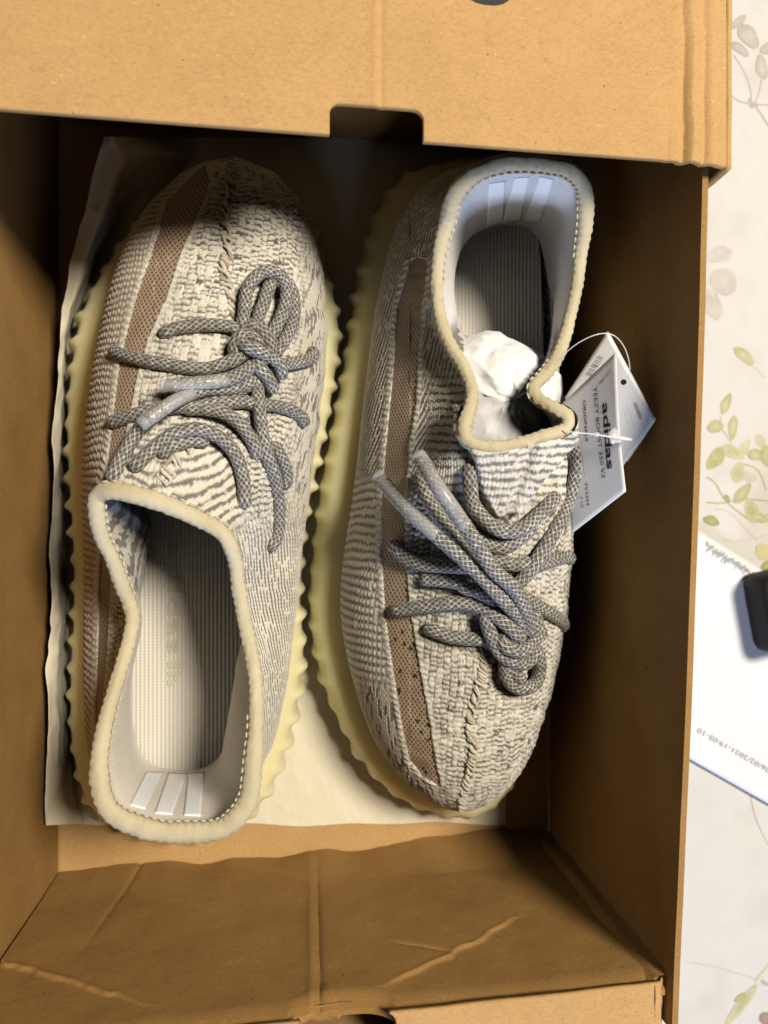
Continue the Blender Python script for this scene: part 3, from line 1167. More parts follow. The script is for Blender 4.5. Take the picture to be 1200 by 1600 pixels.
    # white tapes inside the heel
    for quad in S['tapes']:
        (x0, y0), (x1, y1), (x2, y2), (x3, y3) = quad      # top-left, top-right, bottom-right, bottom-left
        U_, W_ = uvgrid(8, 22)
        qx = (x0 * (1 - U_) + x1 * U_) * (1 - W_) + (x3 * (1 - U_) + x2 * U_) * W_
        qy = (y0 * (1 - U_) + y1 * U_) * (1 - W_) + (y3 * (1 - U_) + y2 * U_) * W_
        pts = np.zeros((8, 22, 3))
        okk = True
        for i in range(8):
            for j in range(22):
                hp = hit_point(qx[i, j], qy[i, j], lin_bvh, .35)
                if hp is None:
                    okk = False
                    hp = at(qx[i, j], qy[i, j], 60)
                pts[i, j] = hp
        for _ in range(6):
            pts[:, 1:-1] = .5 * pts[:, 1:-1] + .25 * (pts[:, :-2] + pts[:, 2:])
            pts[1:-1] = .5 * pts[1:-1] + .25 * (pts[:-2] + pts[2:])
        o = link('tape_strip', make_mesh('tape_strip', pts, grid_faces(8, 22)), WHITE_TAPE, lin)
        solid(o, .3, 0)

    # sole --------------------------------------------------------------------
    So = catmull(at(*np.array(S['sole'], float).T), 1600, True)
    So[:, 2] = 0
    tg = np.roll(So, -6, 0) - np.roll(So, 6, 0)
    on = np.stack([tg[:, 1], -tg[:, 0], np.zeros(len(So))], 1)
    on /= np.linalg.norm(on, axis=1, keepdims=True)
    if np.sum((So - So.mean(0)) * on) < 0:
        on = -on
    seg = np.linalg.norm(np.roll(So, -1, 0) - So, axis=1)
    arc = np.concatenate([[0], np.cumsum(seg)[:-1]])
    tot = seg.sum()
    nr = round(tot / S['rib_pitch'])
    ph = arc / tot * nr * 2 * np.pi
    ribs = np.clip(np.cos(ph), 0, 1) ** 2.2
    # nearest feather point for the inner top edge
    k_top = np.argmin(((So[:, None, :2] - Fr[None, ::6, :2]) ** 2).sum(-1), 1)
    inner = Fr[::6][k_top].copy()
    inner = smooth_loop(inner, 10)
    levels = [(0.3, -9), (0.8, -3.0), (3, -.6), (7, 0), (12, .3), (17, -.2), (21, -1.6), (24.5, -4.0)]
    rows = []
    for zz, oo in levels:
        sc_ = np.interp(zz, [0, 3, 8, 16, 21, 25], [0, .7, 1, 1, .6, 0.0])
        bw = np.cos(ph + .06 * zz)
        rb = np.clip(bw * .6 + .4, 0, 1) ** 2
        rv = .55 + .9 * vnoise(arc / 14, arc * 0, S['seed'])
        rows.append(So + on * (oo + S['rib_h'] * rv * (rb - .2) * sc_)[:, None] + up * zz)
    rows.append(inner - 0 * up + np.array([0, 0, .6]))
    rows.append(inner + (inner.mean(0) - inner) * .05 + np.array([0, 0, 2.0]))
    SR = np.stack(rows, 1)
    from_levels = SR
    # subdivide up the wall
    tt_ = np.linspace(0, 1, 36)
    ti = np.linspace(0, 1, SR.shape[1])
    SR = np.stack([np.stack([np.interp(tt_, ti, SR[i, :, k]) for k in range(3)], -1) for i in range(0, len(SR), 2)])
    SR[:, 1:-1] = (SR[:, :-2] + 2 * SR[:, 1:-1] + SR[:, 2:]) / 4
    SR[:, 1:-1] = (SR[:, :-2] + 2 * SR[:, 1:-1] + SR[:, 2:]) / 4
    sole = link('sole', make_mesh('sole', SR, grid_faces(SR.shape[0], 36, True)), SOLE, root)
    tag(sole, 'yellowish translucent ribbed rubber sole')
    # bottom plate
    R0 = SR[:, 0]
    cen = R0.mean(0)
    rr = np.stack([cen + (R0 - cen) * f_ for f_ in (1, .6, .2, .01)], 1)
    link('outsole_plate', make_mesh('outsole_plate', rr, grid_faces(len(R0), 4, True)), SOLE, root)

    out_ = Shoe()
    out_.root, out_.bvh, out_.lin_bvh, out_.P, out_.Fr, out_.Cr = root, bvh, lin_bvh, P, Fr, Cr
    out_.heel, out_.ax, out_.lat, out_.insole = heel, ax, lat, ins_o
    return out_


THREAD = simple('cream_thread', (.56, .50, .37), .6, .3)


def ray_dir(px, py):
    x, y = (px - 600) / FPX, -(py - 800) / FPX
    return Vector((CT * x + ST, y, ST * x - CT)).normalized()


def hit_point(px, py, bvh, lift=0.0, vertical=False):
    o = Vector((0, 0, CAM_H))
    d = ray_dir(px, py)
    h = bvh.ray_cast(o, d)
    if h[0] is None:
        return None
    p = h[0] - d * lift
    return np.array(p)


def hit_z(px, py, bvh, default):
    h = bvh.ray_cast(Vector((0, 0, CAM_H)), ray_dir(px, py))
    return default if h[0] is None else h[0].z


def poly_interp(tab):
    tab = np.array(tab, float)
    return lambda py: (np.interp(py, tab[:, 0], tab[:, 1]), np.interp(py, tab[:, 0], tab[:, 2]))


# ---- left hand sneaker (toe at the far end)
STR_L = poly_interp([(262, 318, 322), (285, 290, 328), (315, 261, 318), (392, 238, 284), (468, 211, 259), (526, 196, 232), (583, 184, 215), (679, 173, 196),
                     (760, 163, 184), (860, 158, 178), (952, 154, 172), (1081, 150, 164), (1130, 150, 160), (1160, 152, 152)])


def stripe_L(px, py):
    l, r = STR_L(py)
    ok = (py > 262) & (py < 1165)
    return np.where(ok, px - l, -99), np.where(ok, r - px, -99)


def zone_L(px, py, q, sp, P):
    l, r = STR_L(py)
    lat = sstep(6, -6, px - l) * (sp < 0)
    med = sstep(455, 495, px + (py - 420) * .06) * (sp > 0)
    rear = sstep(760, 880, py) * (sp > 0)
    zeb = sstep(690, 705, py) * sstep(392, 372, px) * sstep(840, 810, py) * sstep(60, 72, P[..., 2])
    toe = sstep(330, 260, py)
    z = {}
    z['ladder'] = lat
    z['zebra'] = zeb * (1 - lat)
    z['twill'] = np.clip(rear + .0, 0, 1) * (1 - z['zebra']) * (1 - lat)
    z['dash'] = np.clip(med + toe * .6, 0, 1) * (1 - z['zebra']) * (1 - z['twill']) * (1 - lat)
    z['block'] = np.clip(1 - z['ladder'] - z['zebra'] - z['twill'] - z['dash'], 0, 1)
    return z


def bind_L(px, py):
    heel = sstep(1080, 1290, py)
    front = sstep(860, 790, py)
    return 2.7 + .95 * heel + .35 * front


C2 = lambda x, y: (80 + .4313 * x, 650 + .4313 * y)
LEFT = dict(
    seed=11, label='knit sneaker lying toe away from the viewer, on the left',
    F=[(372, 262, 30), (300, 282, 28), (240, 338, 27), (199, 425, 26), (171, 540, 26), (157, 640, 26), (149, 740, 26), (143, 850, 26), (139, 960, 27), (143, 1080, 28),
       (160, 1180, 29), (205, 1245, 30), (275, 1262, 30), (350, 1245, 30), (408, 1170, 29), (438, 1080, 28), (456, 960, 27), (470, 840, 26), (484, 720, 26), (500, 600, 26),
       (506, 500, 26), (494, 400, 27), (464, 322, 28), (424, 278, 29)],
    Fa=[(0, 0), (6, .19), (8, .31), (12, .5), (16, .69), (18, .84)],
    C=[(265, 790, 100), (218, 775, 101), (178, 767, 100), (153, 775, 97), (151, 800, 95), (160, 840, 90), (173, 866, 87), (192, 917, 81), (207, 960, 78), (203, 995, 79),
       (183, 1064, 84), (163, 1137, 90), (155, 1211, 95), (172, 1266, 97), (231, 1294, 97), (290, 1300, 96), (350, 1292, 96), (386, 1254, 96), (396, 1189, 95), (400, 1103, 92),
       (396, 1038, 89), (384, 978, 88), (373, 917, 90), (367, 874, 94), (350, 835, 98), (313, 812, 98)],
    Ca=[(0, 0), (3, .17), (8, .31), (15, .5), (21, .69), (24, .87)],
    prof=[(0, 40, 5, .55, -36), (.1, 34, 5, .5, -30), (.19, 32, 4, .35, -22), (.31, 24, 3, .12, -22), (.5, 26, 7, 0, -30), (.69, 24, 4, .12, -24), (.84, 30, 4, .4, -26), (.93, 36, 5, .52, -32)],
    zone=zone_L, stripe=stripe_L, rung=TAN, bead=True, spot_q=(400, 401),
    zebra_dir=lambda px, py: (py * .93 + px * .28) / 17.0 + .00035 * (px - 300) ** 2 / 17 * 10,
    wrinkle=lambda px, py: .9 * fbm(px / 45, py / 30, 81, 3) * (px > 240),
    lin=(.27, .72), lincol=(.76, .70, .61),
    cup=[(240, 806, 46, .16), (233, 850, 44, .21), (224, 905, 42, .26), (215, 960, 40, .30), (209, 1012, 39, .34), (206, 1065, 38, .375), (207, 1120, 37, .41), (216, 1168, 37, .44),
         (232, 1191, 37, .46), (258, 1201, 37, .48), (290, 1203, 37, .5), (321, 1198, 37, .525), (345, 1178, 37, .555), (354, 1143, 37, .59), (364, 1090, 38, .63), (373, 1040, 39, .66), (376, 985, 40, .70)], bind_r=bind_L,
    sole=[(374, 264, 12), (300, 284, 12), (228, 338, 12), (172, 415, 12), (128, 500, 12), (112, 600, 12), (108, 700, 12), (113, 800, 12), (118, 880, 12), (117, 960, 12), (113, 1060, 12),
          (115, 1150, 12), (136, 1240, 12), (190, 1290, 12), (280, 1305, 12), (365, 1292, 12), (425, 1225, 12), (461, 1120, 12), (474, 1020, 12), (470, 930, 12), (478, 820, 12), (498, 720, 12),
          (518, 620, 12), (529, 520, 12), (511, 425, 12), (480, 340, 12), (430, 288, 12)],
    rib_pitch=11.0, rib_h=2.3,
    stitches=[(.33, .72, 1, .12), (.09, .22, 1, .1), (-.065, .075, -1, .12)],
    tapes=[(C2(345, 1289), C2(405, 1290), C2(340, 1425), C2(285, 1410)), (C2(425, 1292), C2(490, 1294), C2(438, 1445), C2(375, 1440)), (C2(497, 1294), C2(555, 1290), C2(540, 1450), C2(480, 1448))],
)

# ---- right hand sneaker (toe towards the viewer)
C3 = lambda x, y: (520 + .3667 * x, 220 + .3667 * y)
C4 = lambda x, y: (500 + .3877 * x, 680 + .3877 * y)
STR_R = poly_interp([(402, 650, 655), (406, 643, 668), (477, 622, 660), (600, 612, 652), (700, 602, 640), (777, 596, 633), (870, 596, 633), (957, 601, 641), (1050, 614, 657), (1145, 630, 674), (1190, 640, 680), (1215, 660, 686), (1228, 684, 688)])


def stripe_R(px, py):
    l, r = STR_R(py)
    ok = (py > 402) & (py < 1228)
    return np.where(ok, px - l, -99), np.where(ok, r - px, -99)


def zone_R(px, py, q, sp, P):
    l, r = STR_R(py)
    lat = sstep(6, -6, px - l) * (sp < 0)
    fore = sstep(730, 770, py)
    toe = sstep(1040, 1090, py)
    zeb = sstep(800, 770, py) * sstep(655, 680, px) * sstep(830, 800, py) * sstep(560, 620, py)
    tw = sstep(760, 720, py) * (1 - zeb)
    z = {}
    z['ladder'] = lat * fore * (1 - toe)
    z['zebra'] = zeb * (1 - lat)
    z['twill'] = tw
    z['dash'] = np.clip(lat * toe + sstep(1200, 1260, py) * .5, 0, 1) * (1 - tw)
    z['block'] = np.clip(1 - z['ladder'] - z['zebra'] - z['twill'] - z['dash'], 0, 1)
    return z


def bind_R(px, py):
    return 2.55 + .8 * sstep(430, 290, py) + .3 * sstep(600, 690, py)


def wrinkle_R(px, py):
    w = .9 * fbm(px / 45, py / 30, 91, 3) * (px > 640)
    xl = np.interp(py, [680, 705, 760, 808], [715, 738, 748, 772])
    xr = np.interp(py, [680, 700, 760, 808], [905, 882, 838, 800])
    d = np.minimum(px - xl, xr - px)
    wedge = sstep(-3, 7, d) * sstep(812, 798, py) * (py > 640)
    fold = np.exp(-((px - np.interp(py, [690, 800], [828, 792])) / 6.0) ** 2)
    return w + wedge * (3.6 - 1.8 * fold) - 1.2 * np.exp(-((d + 8) / 6) ** 2) * sstep(815, 790, py) * (py > 690)


RIGHT = dict(
    seed=29, label='knit sneaker lying toe towards the viewer, on the right, stuffed with white paper',
    F=[(721, 1260, 30), (660, 1238, 28), (608, 1190, 27), (576, 1135, 26), (552, 1060, 26), (536, 990, 26), (532, 925, 26), (540, 850, 26), (553, 770, 26), (563, 680, 26),
       (573, 590, 26), (583, 510, 27), (596, 440, 28), (625, 350, 29), (680, 295, 30), (755, 280, 30), (812, 305, 30), (842, 370, 29), (848, 460, 28), (850, 560, 27), (850, 660, 26),
       (854, 770, 26), (857, 870, 26), (853, 950, 26), (844, 1030, 26), (826, 1110, 27), (800, 1185, 28), (765, 1238, 29)],
    Fa=[(0, 0), (8, .19), (11, .29), (15, .5), (18, .68), (20, .82)],
    C=[(799, 697, 100), (758, 699, 99), (731, 689, 98), (725, 667, 97), (735, 634, 94), (737, 609, 90), (725, 576, 86), (707, 546, 83), (692, 513, 81), (684, 477, 81),
       (682, 440, 83), (686, 396, 86), (697, 348, 90), (713, 301, 99), (742, 272, 104), (788, 256, 107), (835, 257, 107), (886, 266, 104), (911, 295, 99), (914, 341, 94), (907, 396, 88),
       (899, 455, 86), (886, 513, 84), (871, 557, 86), (850, 587, 90), (834, 605, 93), (840, 623, 96), (866, 638, 99), (887, 653, 100), (881, 671, 100), (850, 683, 101)],
    Ca=[(0, 0), (3, .15), (8, .29), (16, .5), (22, .68), (25, .78), (28, .87)],
    prof=[(0, 40, 5, .55, -36), (.1, 34, 5, .5, -30), (.19, 32, 4, .35, -22), (.31, 24, 3, .12, -22), (.5, 26, 7, 0, -30), (.68, 24, 4, .12, -24), (.78, 28, 4, .3, -24), (.84, 32, 5, .4, -26), (.93, 36, 5, .52, -32)],
    zone=zone_R, stripe=stripe_R, rung=GREY * 1.25, bead=False, spot_q=(185, 262),
    zebra_dir=lambda px, py: py / 13.0,
    wrinkle=wrinkle_R,
    lin=(.28, .70), lincol=(.70, .69, .69),
    cup=[(735, 590, 46, .19), (722, 550, 44, .24), (708, 518, 42, .28), (701, 488, 40, .315), (698, 455, 40, .35), (702, 425, 38, .38), (713, 398, 37, .41), (735, 371, 37, .44), (765, 356, 37, .465), (795, 351, 37, .49), (822, 355, 37, .515), (840, 372, 37, .55), (849, 400, 37, .585), (856, 440, 38, .62), (863, 500, 40, .66)], bind_r=bind_R,
    sole=[(721, 1272, 12), (655, 1258, 12), (596, 1222, 12), (545, 1155, 12), (503, 1060, 12), (486, 970, 12), (489, 880, 12), (503, 760, 12), (527, 630, 12), (546, 520, 12), (560, 420, 12), (585, 340, 12),
          (625, 285, 12), (690, 262, 12), (760, 258, 12), (815, 290, 12), (848, 370, 12), (852, 480, 12), (842, 600, 12), (842, 700, 12), (856, 800, 12), (866, 900, 12), (858, 1000, 12), (838, 1110, 12), (806, 1200, 12), (770, 1250, 12)],
    rib_pitch=12.0, rib_h=1.8,
    stitches=[(.28, .66, 1, .12), (-.06, .05, -1, .12), (.07, .12, 1, .1), (.80, .87, 1, .1)],
    tapes=[(C3(665, 183), C3(735, 172), C3(728, 345), C3(655, 375)), (C3(772, 160), C3(838, 155), C3(800, 340), C3(722, 352)), (C3(882, 152), C3(942, 165), C3(880, 350), C3(812, 345))],
)

shoeL = build_shoe(LEFT)
shoeR = build_shoe(RIGHT)

# ------------------------------------------------------------------ laces
LR = 2.25
LGREY, LWHITE = np.array([.080, .076, .071]), np.array([.62, .59, .53])


def gauss1(a, sg):
    k = int(sg * 3)
    w = np.exp(-.5 * (np.arange(-k, k + 1) / sg) ** 2)
    w /= w.sum()
    return np.convolve(np.pad(a, k, mode='edge'), w, 'valid')


def lace_path(pts, bvh, default=80.0, r=2.5, sm=9):
    """pts: (px, py, lift mm). follows the knit surface, lifted"""
    P = np.array(pts, float)
    d = catmull(np.column_stack([P[:, 0], P[:, 1], np.zeros(len(P)), P[:, 2]]), 160)
    zs, last = [], None
    for x, y in d[:, :2]:
        z = hit_z(x, y, bvh, None)
        if z is None:
            z = last if last is not None else default
        last = z
        zs.append(z)
    zs = np.maximum(gauss1(np.array(zs), sm), np.array(zs) - 1.0)
    zs = gauss1(zs, 3) + r * .8 + d[:, 3]
    Q = at(d[:, 0], d[:, 1], zs)
    ln = np.sum(np.linalg.norm(np.diff(Q, axis=0), axis=1))
    return catmull(Q[::4], max(8, int(ln / .45))), ln


def braid(path, r, seed, taper=True):
    n = len(path)
    K = 40
    rad = np.full(n, r)
    if taper:
        e = np.minimum(np.arange(n), np.arange(n)[::-1]) * .45
        rad = r * np.sqrt(np.clip(e / 1.8, .02, 1))
    G, dirs, arc, ang = sweep(path, rad, K, .93)
    A = ang[None, :] * 8
    B = 2 * np.pi * arc[:, None] / 2.5
    tw = .35 * fbm(arc[:, None] / 2.2, ang[None] * 3, seed, 2)
    h1, h2 = np.cos(A + B + tw), np.cos(A - B + tw)
    lat_ = np.maximum(h1, h2)
    w = sstep(.66, 1.02, lat_) * (.3 + 1.2 * vnoise(arc[:, None] / .8 + 0 * ang[None], ang[None] * 4 + seed, seed))
    w = np.clip(w, 0, 1)
    c = LGREY * (1 - w[..., None]) + LWHITE * w[..., None]
    G = G + dirs * (.16 * (lat_ - .3) + .18 * fbm(arc[:, None] / 6, ang[None] * .8, seed + 7, 2))[..., None] * (rad / r)[:, None, None]
    return G.reshape(-1, 3), tube_faces(n, K), c.reshape(-1, 3)


def build_laces(shoe, strands, aglets, seed, LR):
    Vs, Fs, Cs = [], [], []
    o = 0
    for k, pts in enumerate(strands):
        path, ln = lace_path(pts, shoe.bvh)
        V, F, C = braid(path, LR, seed + k)
        Vs.append(V); Fs.append(F + o); Cs.append(C)
        o += len(V)
    lace = link('shoelace', make_mesh('shoelace', np.vstack(Vs), np.vstack(Fs), np.vstack(Cs)), LACE, shoe.root)
    for pts, frac in aglets:
        path, ln = lace_path(pts, shoe.bvh)
        m = max(6, int(len(path) * frac))
        p = path[:m]
        d0 = (p[0] - p[3]); d0 /= np.linalg.norm(d0)
        p = np.vstack([p[0] + d0 * .9, p])
        rr = np.full(len(p), LR * 1.02)
        rr[0] = LR * .9
        rr[-2:] = LR * .98
        link('aglet', tube_mesh('aglet', p, rr, 20, .94), AGLET, lace)
    return lace


def aglet_material():
    m, nt, b = new_mat('clear_aglet')
    b.inputs['Base Color'].default_value = (.62, .63, .66, 1)
    b.inputs['Roughness'].default_value = .22
    b.inputs['Alpha'].default_value = .42
    b.inputs['Specular IOR Level'].default_value = .6
    return m


AGLET = aglet_material()
A_ = lambda x, y, l=0.0: (220 + .25 * x, 400 + .25 * y, l)
B_ = lambda x, y, l=0.0: (160 + .2667 * x, 640 + .2667 * y, l)
D_ = lambda x, y, l=0.0: (570 + .2917 * x, 680 + .2917 * y, l)
E_ = lambda x, y, l=0.0: (600 + .2667 * x, 880 + .2667 * y, l)

agl1 = [A_(140, 815, 7), A_(300, 800, 7), A_(500, 780, 7), A_(620, 740, 6), A_(690, 690, 4), A_(720, 640, 1)]
agl2 = [A_(10, 1050, 7), A_(120, 970, 6.5), A_(250, 890, 5.5), A_(400, 835, 4), A_(560, 825, 3), A_(690, 785, 2), A_(740, 720, 1)]
strands_L = [
    [A_(620, 470, 2), A_(640, 390, 3), A_(650, 300, 4), A_(670, 200, 5), A_(730, 120, 6), A_(810, 95, 6.5), A_(880, 130, 6), A_(912, 220, 6), A_(895, 330, 5), A_(850, 430, 4), A_(805, 510, 3), A_(800, 590, 2)],
    [A_(815, 150, 2), A_(800, 200, 3), A_(770, 290, 4), A_(735, 380, 4), A_(745, 450, 5), A_(790, 510, 5), A_(815, 580, 4), A_(830, 640, 2)],
    [A_(900, 140, 1.5), A_(945, 220, 1.5), A_(962, 310, 1.5), A_(950, 420, 1.5), A_(905, 520, 2), A_(855, 590, 2), A_(830, 640, 1)],
    [A_(590, 640, 1), A_(588, 570, 4), A_(610, 515, 6), A_(655, 490, 7), A_(700, 510, 7), A_(735, 560, 5), A_(740, 610, 2)],
    [A_(610, 540, 4), A_(660, 565, 8), A_(730, 595, 9), A_(800, 625, 8.5), A_(855, 670, 7), A_(878, 725, 5), A_(880, 775, 2)],
    [A_(700, 640, 3), A_(735, 690, 6), A_(785, 750, 6), A_(820, 810, 4.5), A_(825, 860, 1.5)],
    [A_(650, 420, 3), A_(720, 440, 4), A_(770, 480, 4), A_(760, 550, 3)],
    [A_(125, 500, -3), A_(165, 475, -.5), A_(230, 450, 0), A_(350, 435, .5), A_(480, 432, 1), A_(580, 450, 1.5), A_(630, 490, 1)],
    [(178, 545, -2.5), (186, 553, 0), (220, 562, .5), (257, 569, .5), (295, 575, .8), (325, 576, 1.5), (347, 570, 3), (368, 561, 4), (385, 549, 3)],
    agl1, agl2,
    [(173, 664, -2.5), (181, 657, 0), (205, 650, .4), (240, 641, .6), (272, 636, .8), (310, 635, 1), (345, 631, 1), (380, 628, 1), (400, 632, 1.5), (430, 634, .8), (452, 640, .6), (469, 650, .4), (476, 660, 0), (473, 671, -2.5)],
    [A_(800, 690, 3), A_(880, 680, 2), A_(960, 668, .8), A_(1040, 650, .8), A_(1080, 622, .6), A_(1068, 590, 0), A_(1045, 575, -2.5)],
    [(396, 585, 1), (402, 605, 2), (405, 637, 3.2), (410, 675, 3.5), (418, 712, 3), (429, 745, 2), (436, 790, 1), (435, 830, .5), (427, 850, .2), (414, 863, -2.2)],
    [(424, 690, .5), (438, 712, .8), (447, 735, .8), (448, 752, 0), (441, 764, -2.5)],
    [A_(250, 955, .2), A_(380, 955, 1.2), A_(500, 975, 2.2), A_(600, 1035, 2.6), A_(680, 1130, 2), A_(722, 1220, .8), A_(725, 1280, -2)],
    [B_(40, 430, -2), B_(80, 350, .5), B_(130, 250, 1), B_(190, 150, 1.5), B_(240, 90, 2), B_(290, 20, 1)],
    [B_(170, 360, -2), B_(215, 310, .5), B_(300, 225, 1.5), B_(420, 140, 3), B_(560, 115, 3.8), B_(690, 165, 3), B_(780, 265, 2), B_(825, 400, 1), B_(832, 520, .5), B_(835, 600, -2)],
    [B_(330, 280, -1), B_(400, 220, .2), B_(470, 195, .4), B_(540, 180, .4), B_(640, 190, 0)],
    [A_(380, 880, 0), A_(480, 870, .6), A_(600, 840, .8), A_(700, 800, .6)],
]
build_laces(shoeL, strands_L, [(agl1, .56), (agl2, .44)], 100, 2.2)

agr1 = [D_(70, 220, 13), D_(200, 370, 12), D_(330, 490, 11), D_(480, 620, 10), D_(620, 750, 9), E_(700, 215, 8), E_(775, 295, 6.5), E_(812, 370, 5), E_(815, 430, 1.5)]
agr2 = [D_(290, 108, 15), D_(380, 260, 14), D_(490, 420, 13), D_(590, 570, 12), D_(690, 720, 11), E_(765, 150, 10), E_(815, 240, 9), E_(845, 330, 7), E_(840, 400, 4), E_(815, 430, 1)]
strands_R = [
    agr1, agr2,
    [D_(155, 570, -2.5), D_(165, 605, 0), D_(215, 650, .4), D_(300, 688, .6), D_(420, 702, .6), D_(520, 705, .8), D_(610, 700, .8), D_(700, 665, 1.5), D_(780, 690, 2), D_(850, 690, 2), D_(920, 690, 1.5), D_(1000, 672, .8), D_(1075, 650, .4), D_(1100, 660, -1), D_(1095, 690, -3)],
    [D_(290, 770, -.6), D_(400, 775, 0), D_(500, 790, .6), E_(480, 145, .8), E_(570, 175, 1), E_(660, 250, 1.5), E_(760, 330, 2)],
    [E_(60, 280, -2.5), E_(90, 275, 0), E_(250, 252, .5), E_(430, 232, .6), E_(550, 250, 1.2), E_(640, 300, 3.5), E_(720, 360, 6), E_(785, 420, 7), E_(820, 450, 3)],
    [E_(235, 370, -2.6), E_(290, 395, -.4), E_(390, 430, .2), E_(500, 445, .5), E_(600, 440, 1)],
    [D_(300, 190, -2), D_(315, 260, 1), D_(350, 360, 2), D_(430, 480, 2.5), D_(510, 580, 2.5), D_(600, 660, 2), D_(680, 720, 1.5), D_(760, 790, 1)],
    [D_(560, 150, -1.5), D_(565, 250, 1), D_(580, 370, 2), D_(650, 460, 3), D_(740, 512, 3.6), D_(840, 500, 3.2), D_(930, 430, 2.4), D_(1000, 355, 1.2), D_(1045, 310, -1)],
    [D_(560, 520, .2), D_(640, 575, .6), D_(740, 600, 1), D_(840, 545, .8), D_(920, 460, .2)],
    [D_(1100, -20, 2), D_(1130, 60, 2), D_(1138, 150, 2), D_(1110, 300, 1.6), D_(1050, 450, 1.8), D_(960, 610, 3), D_(880, 730, 3.2), D_(800, 820, 2.6), E_(740, 220, 2), E_(700, 300, 1)],
    [E_(780, 170, 2), E_(840, 215, 1.5), E_(920, 262, .6), E_(1000, 310, .4), E_(1045, 345, .2), E_(1050, 385, -2.6)],
    [E_(690, 420, 3), E_(695, 465, 6), E_(740, 505, 7.5), E_(810, 510, 7.5), E_(870, 470, 6.5), E_(900, 400, 5.5), E_(890, 330, 4), E_(855, 275, 2)],
    [E_(590, 260, 1), E_(600, 340, 3), E_(630, 430, 4), E_(670, 510, 4.5), E_(740, 570, 5), E_(820, 590, 5), E_(880, 540, 5), E_(905, 470, 4)],
    [E_(730, 520, 3), E_(712, 590, 3), E_(715, 660, 3), E_(755, 715, 3.2), E_(820, 735, 3.2), E_(885, 705, 3.2), E_(912, 630, 3.6), E_(905, 540, 4), E_(880, 470, 3)],
    [E_(750, 560, 3), E_(752, 620, 3.5), E_(785, 668, 3.8), E_(825, 680, 3)],
]
build_laces(shoeR, strands_R, [(agr1, .40), (agr2, .36)], 200, 2.5)


# ------------------------------------------------------------------ knotted seam down the middle of each vamp
def seam(shoe, pts, seed, tints, amp=1.25):
    P = np.array(pts, float)
    d = catmull(np.column_stack([P, np.zeros(len(P))]), 120)
    H = np.array([hit_point(x, y, shoe.bvh, 0) if hit_point(x, y, shoe.bvh, 0) is not None else [np.nan] * 3 for x, y in d[:, :2]])
    H = H[~np.isnan(H[:, 0])]
    n = max(60, int(np.sum(np.linalg.norm(np.diff(H, axis=0), axis=1)) / .35))
    H = catmull(H[::5], n)
    T = np.gradient(H, axis=0)
    T /= np.linalg.norm(T, axis=1, keepdims=True)
    S_ = np.cross(T, [0, 0, 1.0]); S_ /= np.linalg.norm(S_, axis=1, keepdims=True)
    U_ = np.cross(S_, T)
    s = np.arange(n) * .35
    Vs, Fs, Cs, o = [], [], [], 0
    for k in range(4):
        ph = 2 * np.pi * s / 7.5 + k * np.pi / 2 + 4.5 * fbm(s / 9, s * 0 + k, seed, 2)
        a = amp * (1 + .5 * fbm(s / 5, s * 0 + k * 3, seed + 9, 2))
        path = H + S_ * (a * np.cos(ph))[:, None] + U_ * (.5 + .75 * np.sin(ph) + .3 * fbm(s / 3, s * 0 + k, seed + 4, 2))[:, None]
        r = .6 * (1 + .5 * fbm(s / 2.2, s * 0 + k, seed + 2, 2))
        r[:3] *= .3; r[-3:] *= .3
        G, dirs, arc, ang = sweep(path, r, 8)
        c = np.array(tints[k % len(tints)])[None, None] * (.85 + .3 * vnoise(arc[:, None] / .6, ang[None] * 2, k))[..., None]
        Vs.append(G.reshape(-1, 3)); Fs.append(tube_faces(n, 8) + o); Cs.append(c.reshape(-1, 3))
        o += n * 8
    return link('toe_seam', make_mesh('toe_seam', np.vstack(Vs), np.vstack(Fs), np.vstack(Cs)), KNIT, shoe.root)


seam(shoeL, [(366, 236), (360, 290), (352, 340), (356, 385), (350, 425), (362, 470), (368, 520), (362, 560)], 5, [tuple(CREAM2), tuple(CREAM * .9), (.40, .30, .20), tuple(CREAM2 * .8)])
seam(shoeR, [(722, 1280), (724, 1240), (738, 1180), (735, 1120), (748, 1070), (756, 1030), (752, 990)], 6, [tuple(CREAM2), tuple(CREAM * .9), tuple(CREAM2 * .9), (.50, .42, .31)])
# tongue seam, upper end above the laces
seam(shoeL, [(300, 690), (283, 712), (262, 738), (254, 765)], 8, [tuple(CREAM), tuple(CREAM2), (.42, .33, .22), tuple(CREAM * .8)], 2.0)


# ------------------------------------------------------------------ print helpers
def text_mesh(name, body, bold=0.0, stretch=1.0):
    cu = bpy.data.curves.new(name, 'FONT')
    cu.body = body
    cu.size = 1.0
    cu.offset = bold
    cu.resolution_u = 4
    tmp = bpy.data.objects.new(name, cu)
    COL.objects.link(tmp)
    dg = bpy.context.evaluated_depsgraph_get()
    me = bpy.data.meshes.new_from_object(tmp.evaluated_get(dg))
    bpy.data.objects.remove(tmp)
    bpy.data.curves.remove(cu)
    me.name = name
    return me


def plane_hit(px, py, A, n):
    o = np.array([0, 0, CAM_H])
    d = np.array(ray_dir(px, py))
    return o + d * (np.dot(A - o, n) / np.dot(d, n))


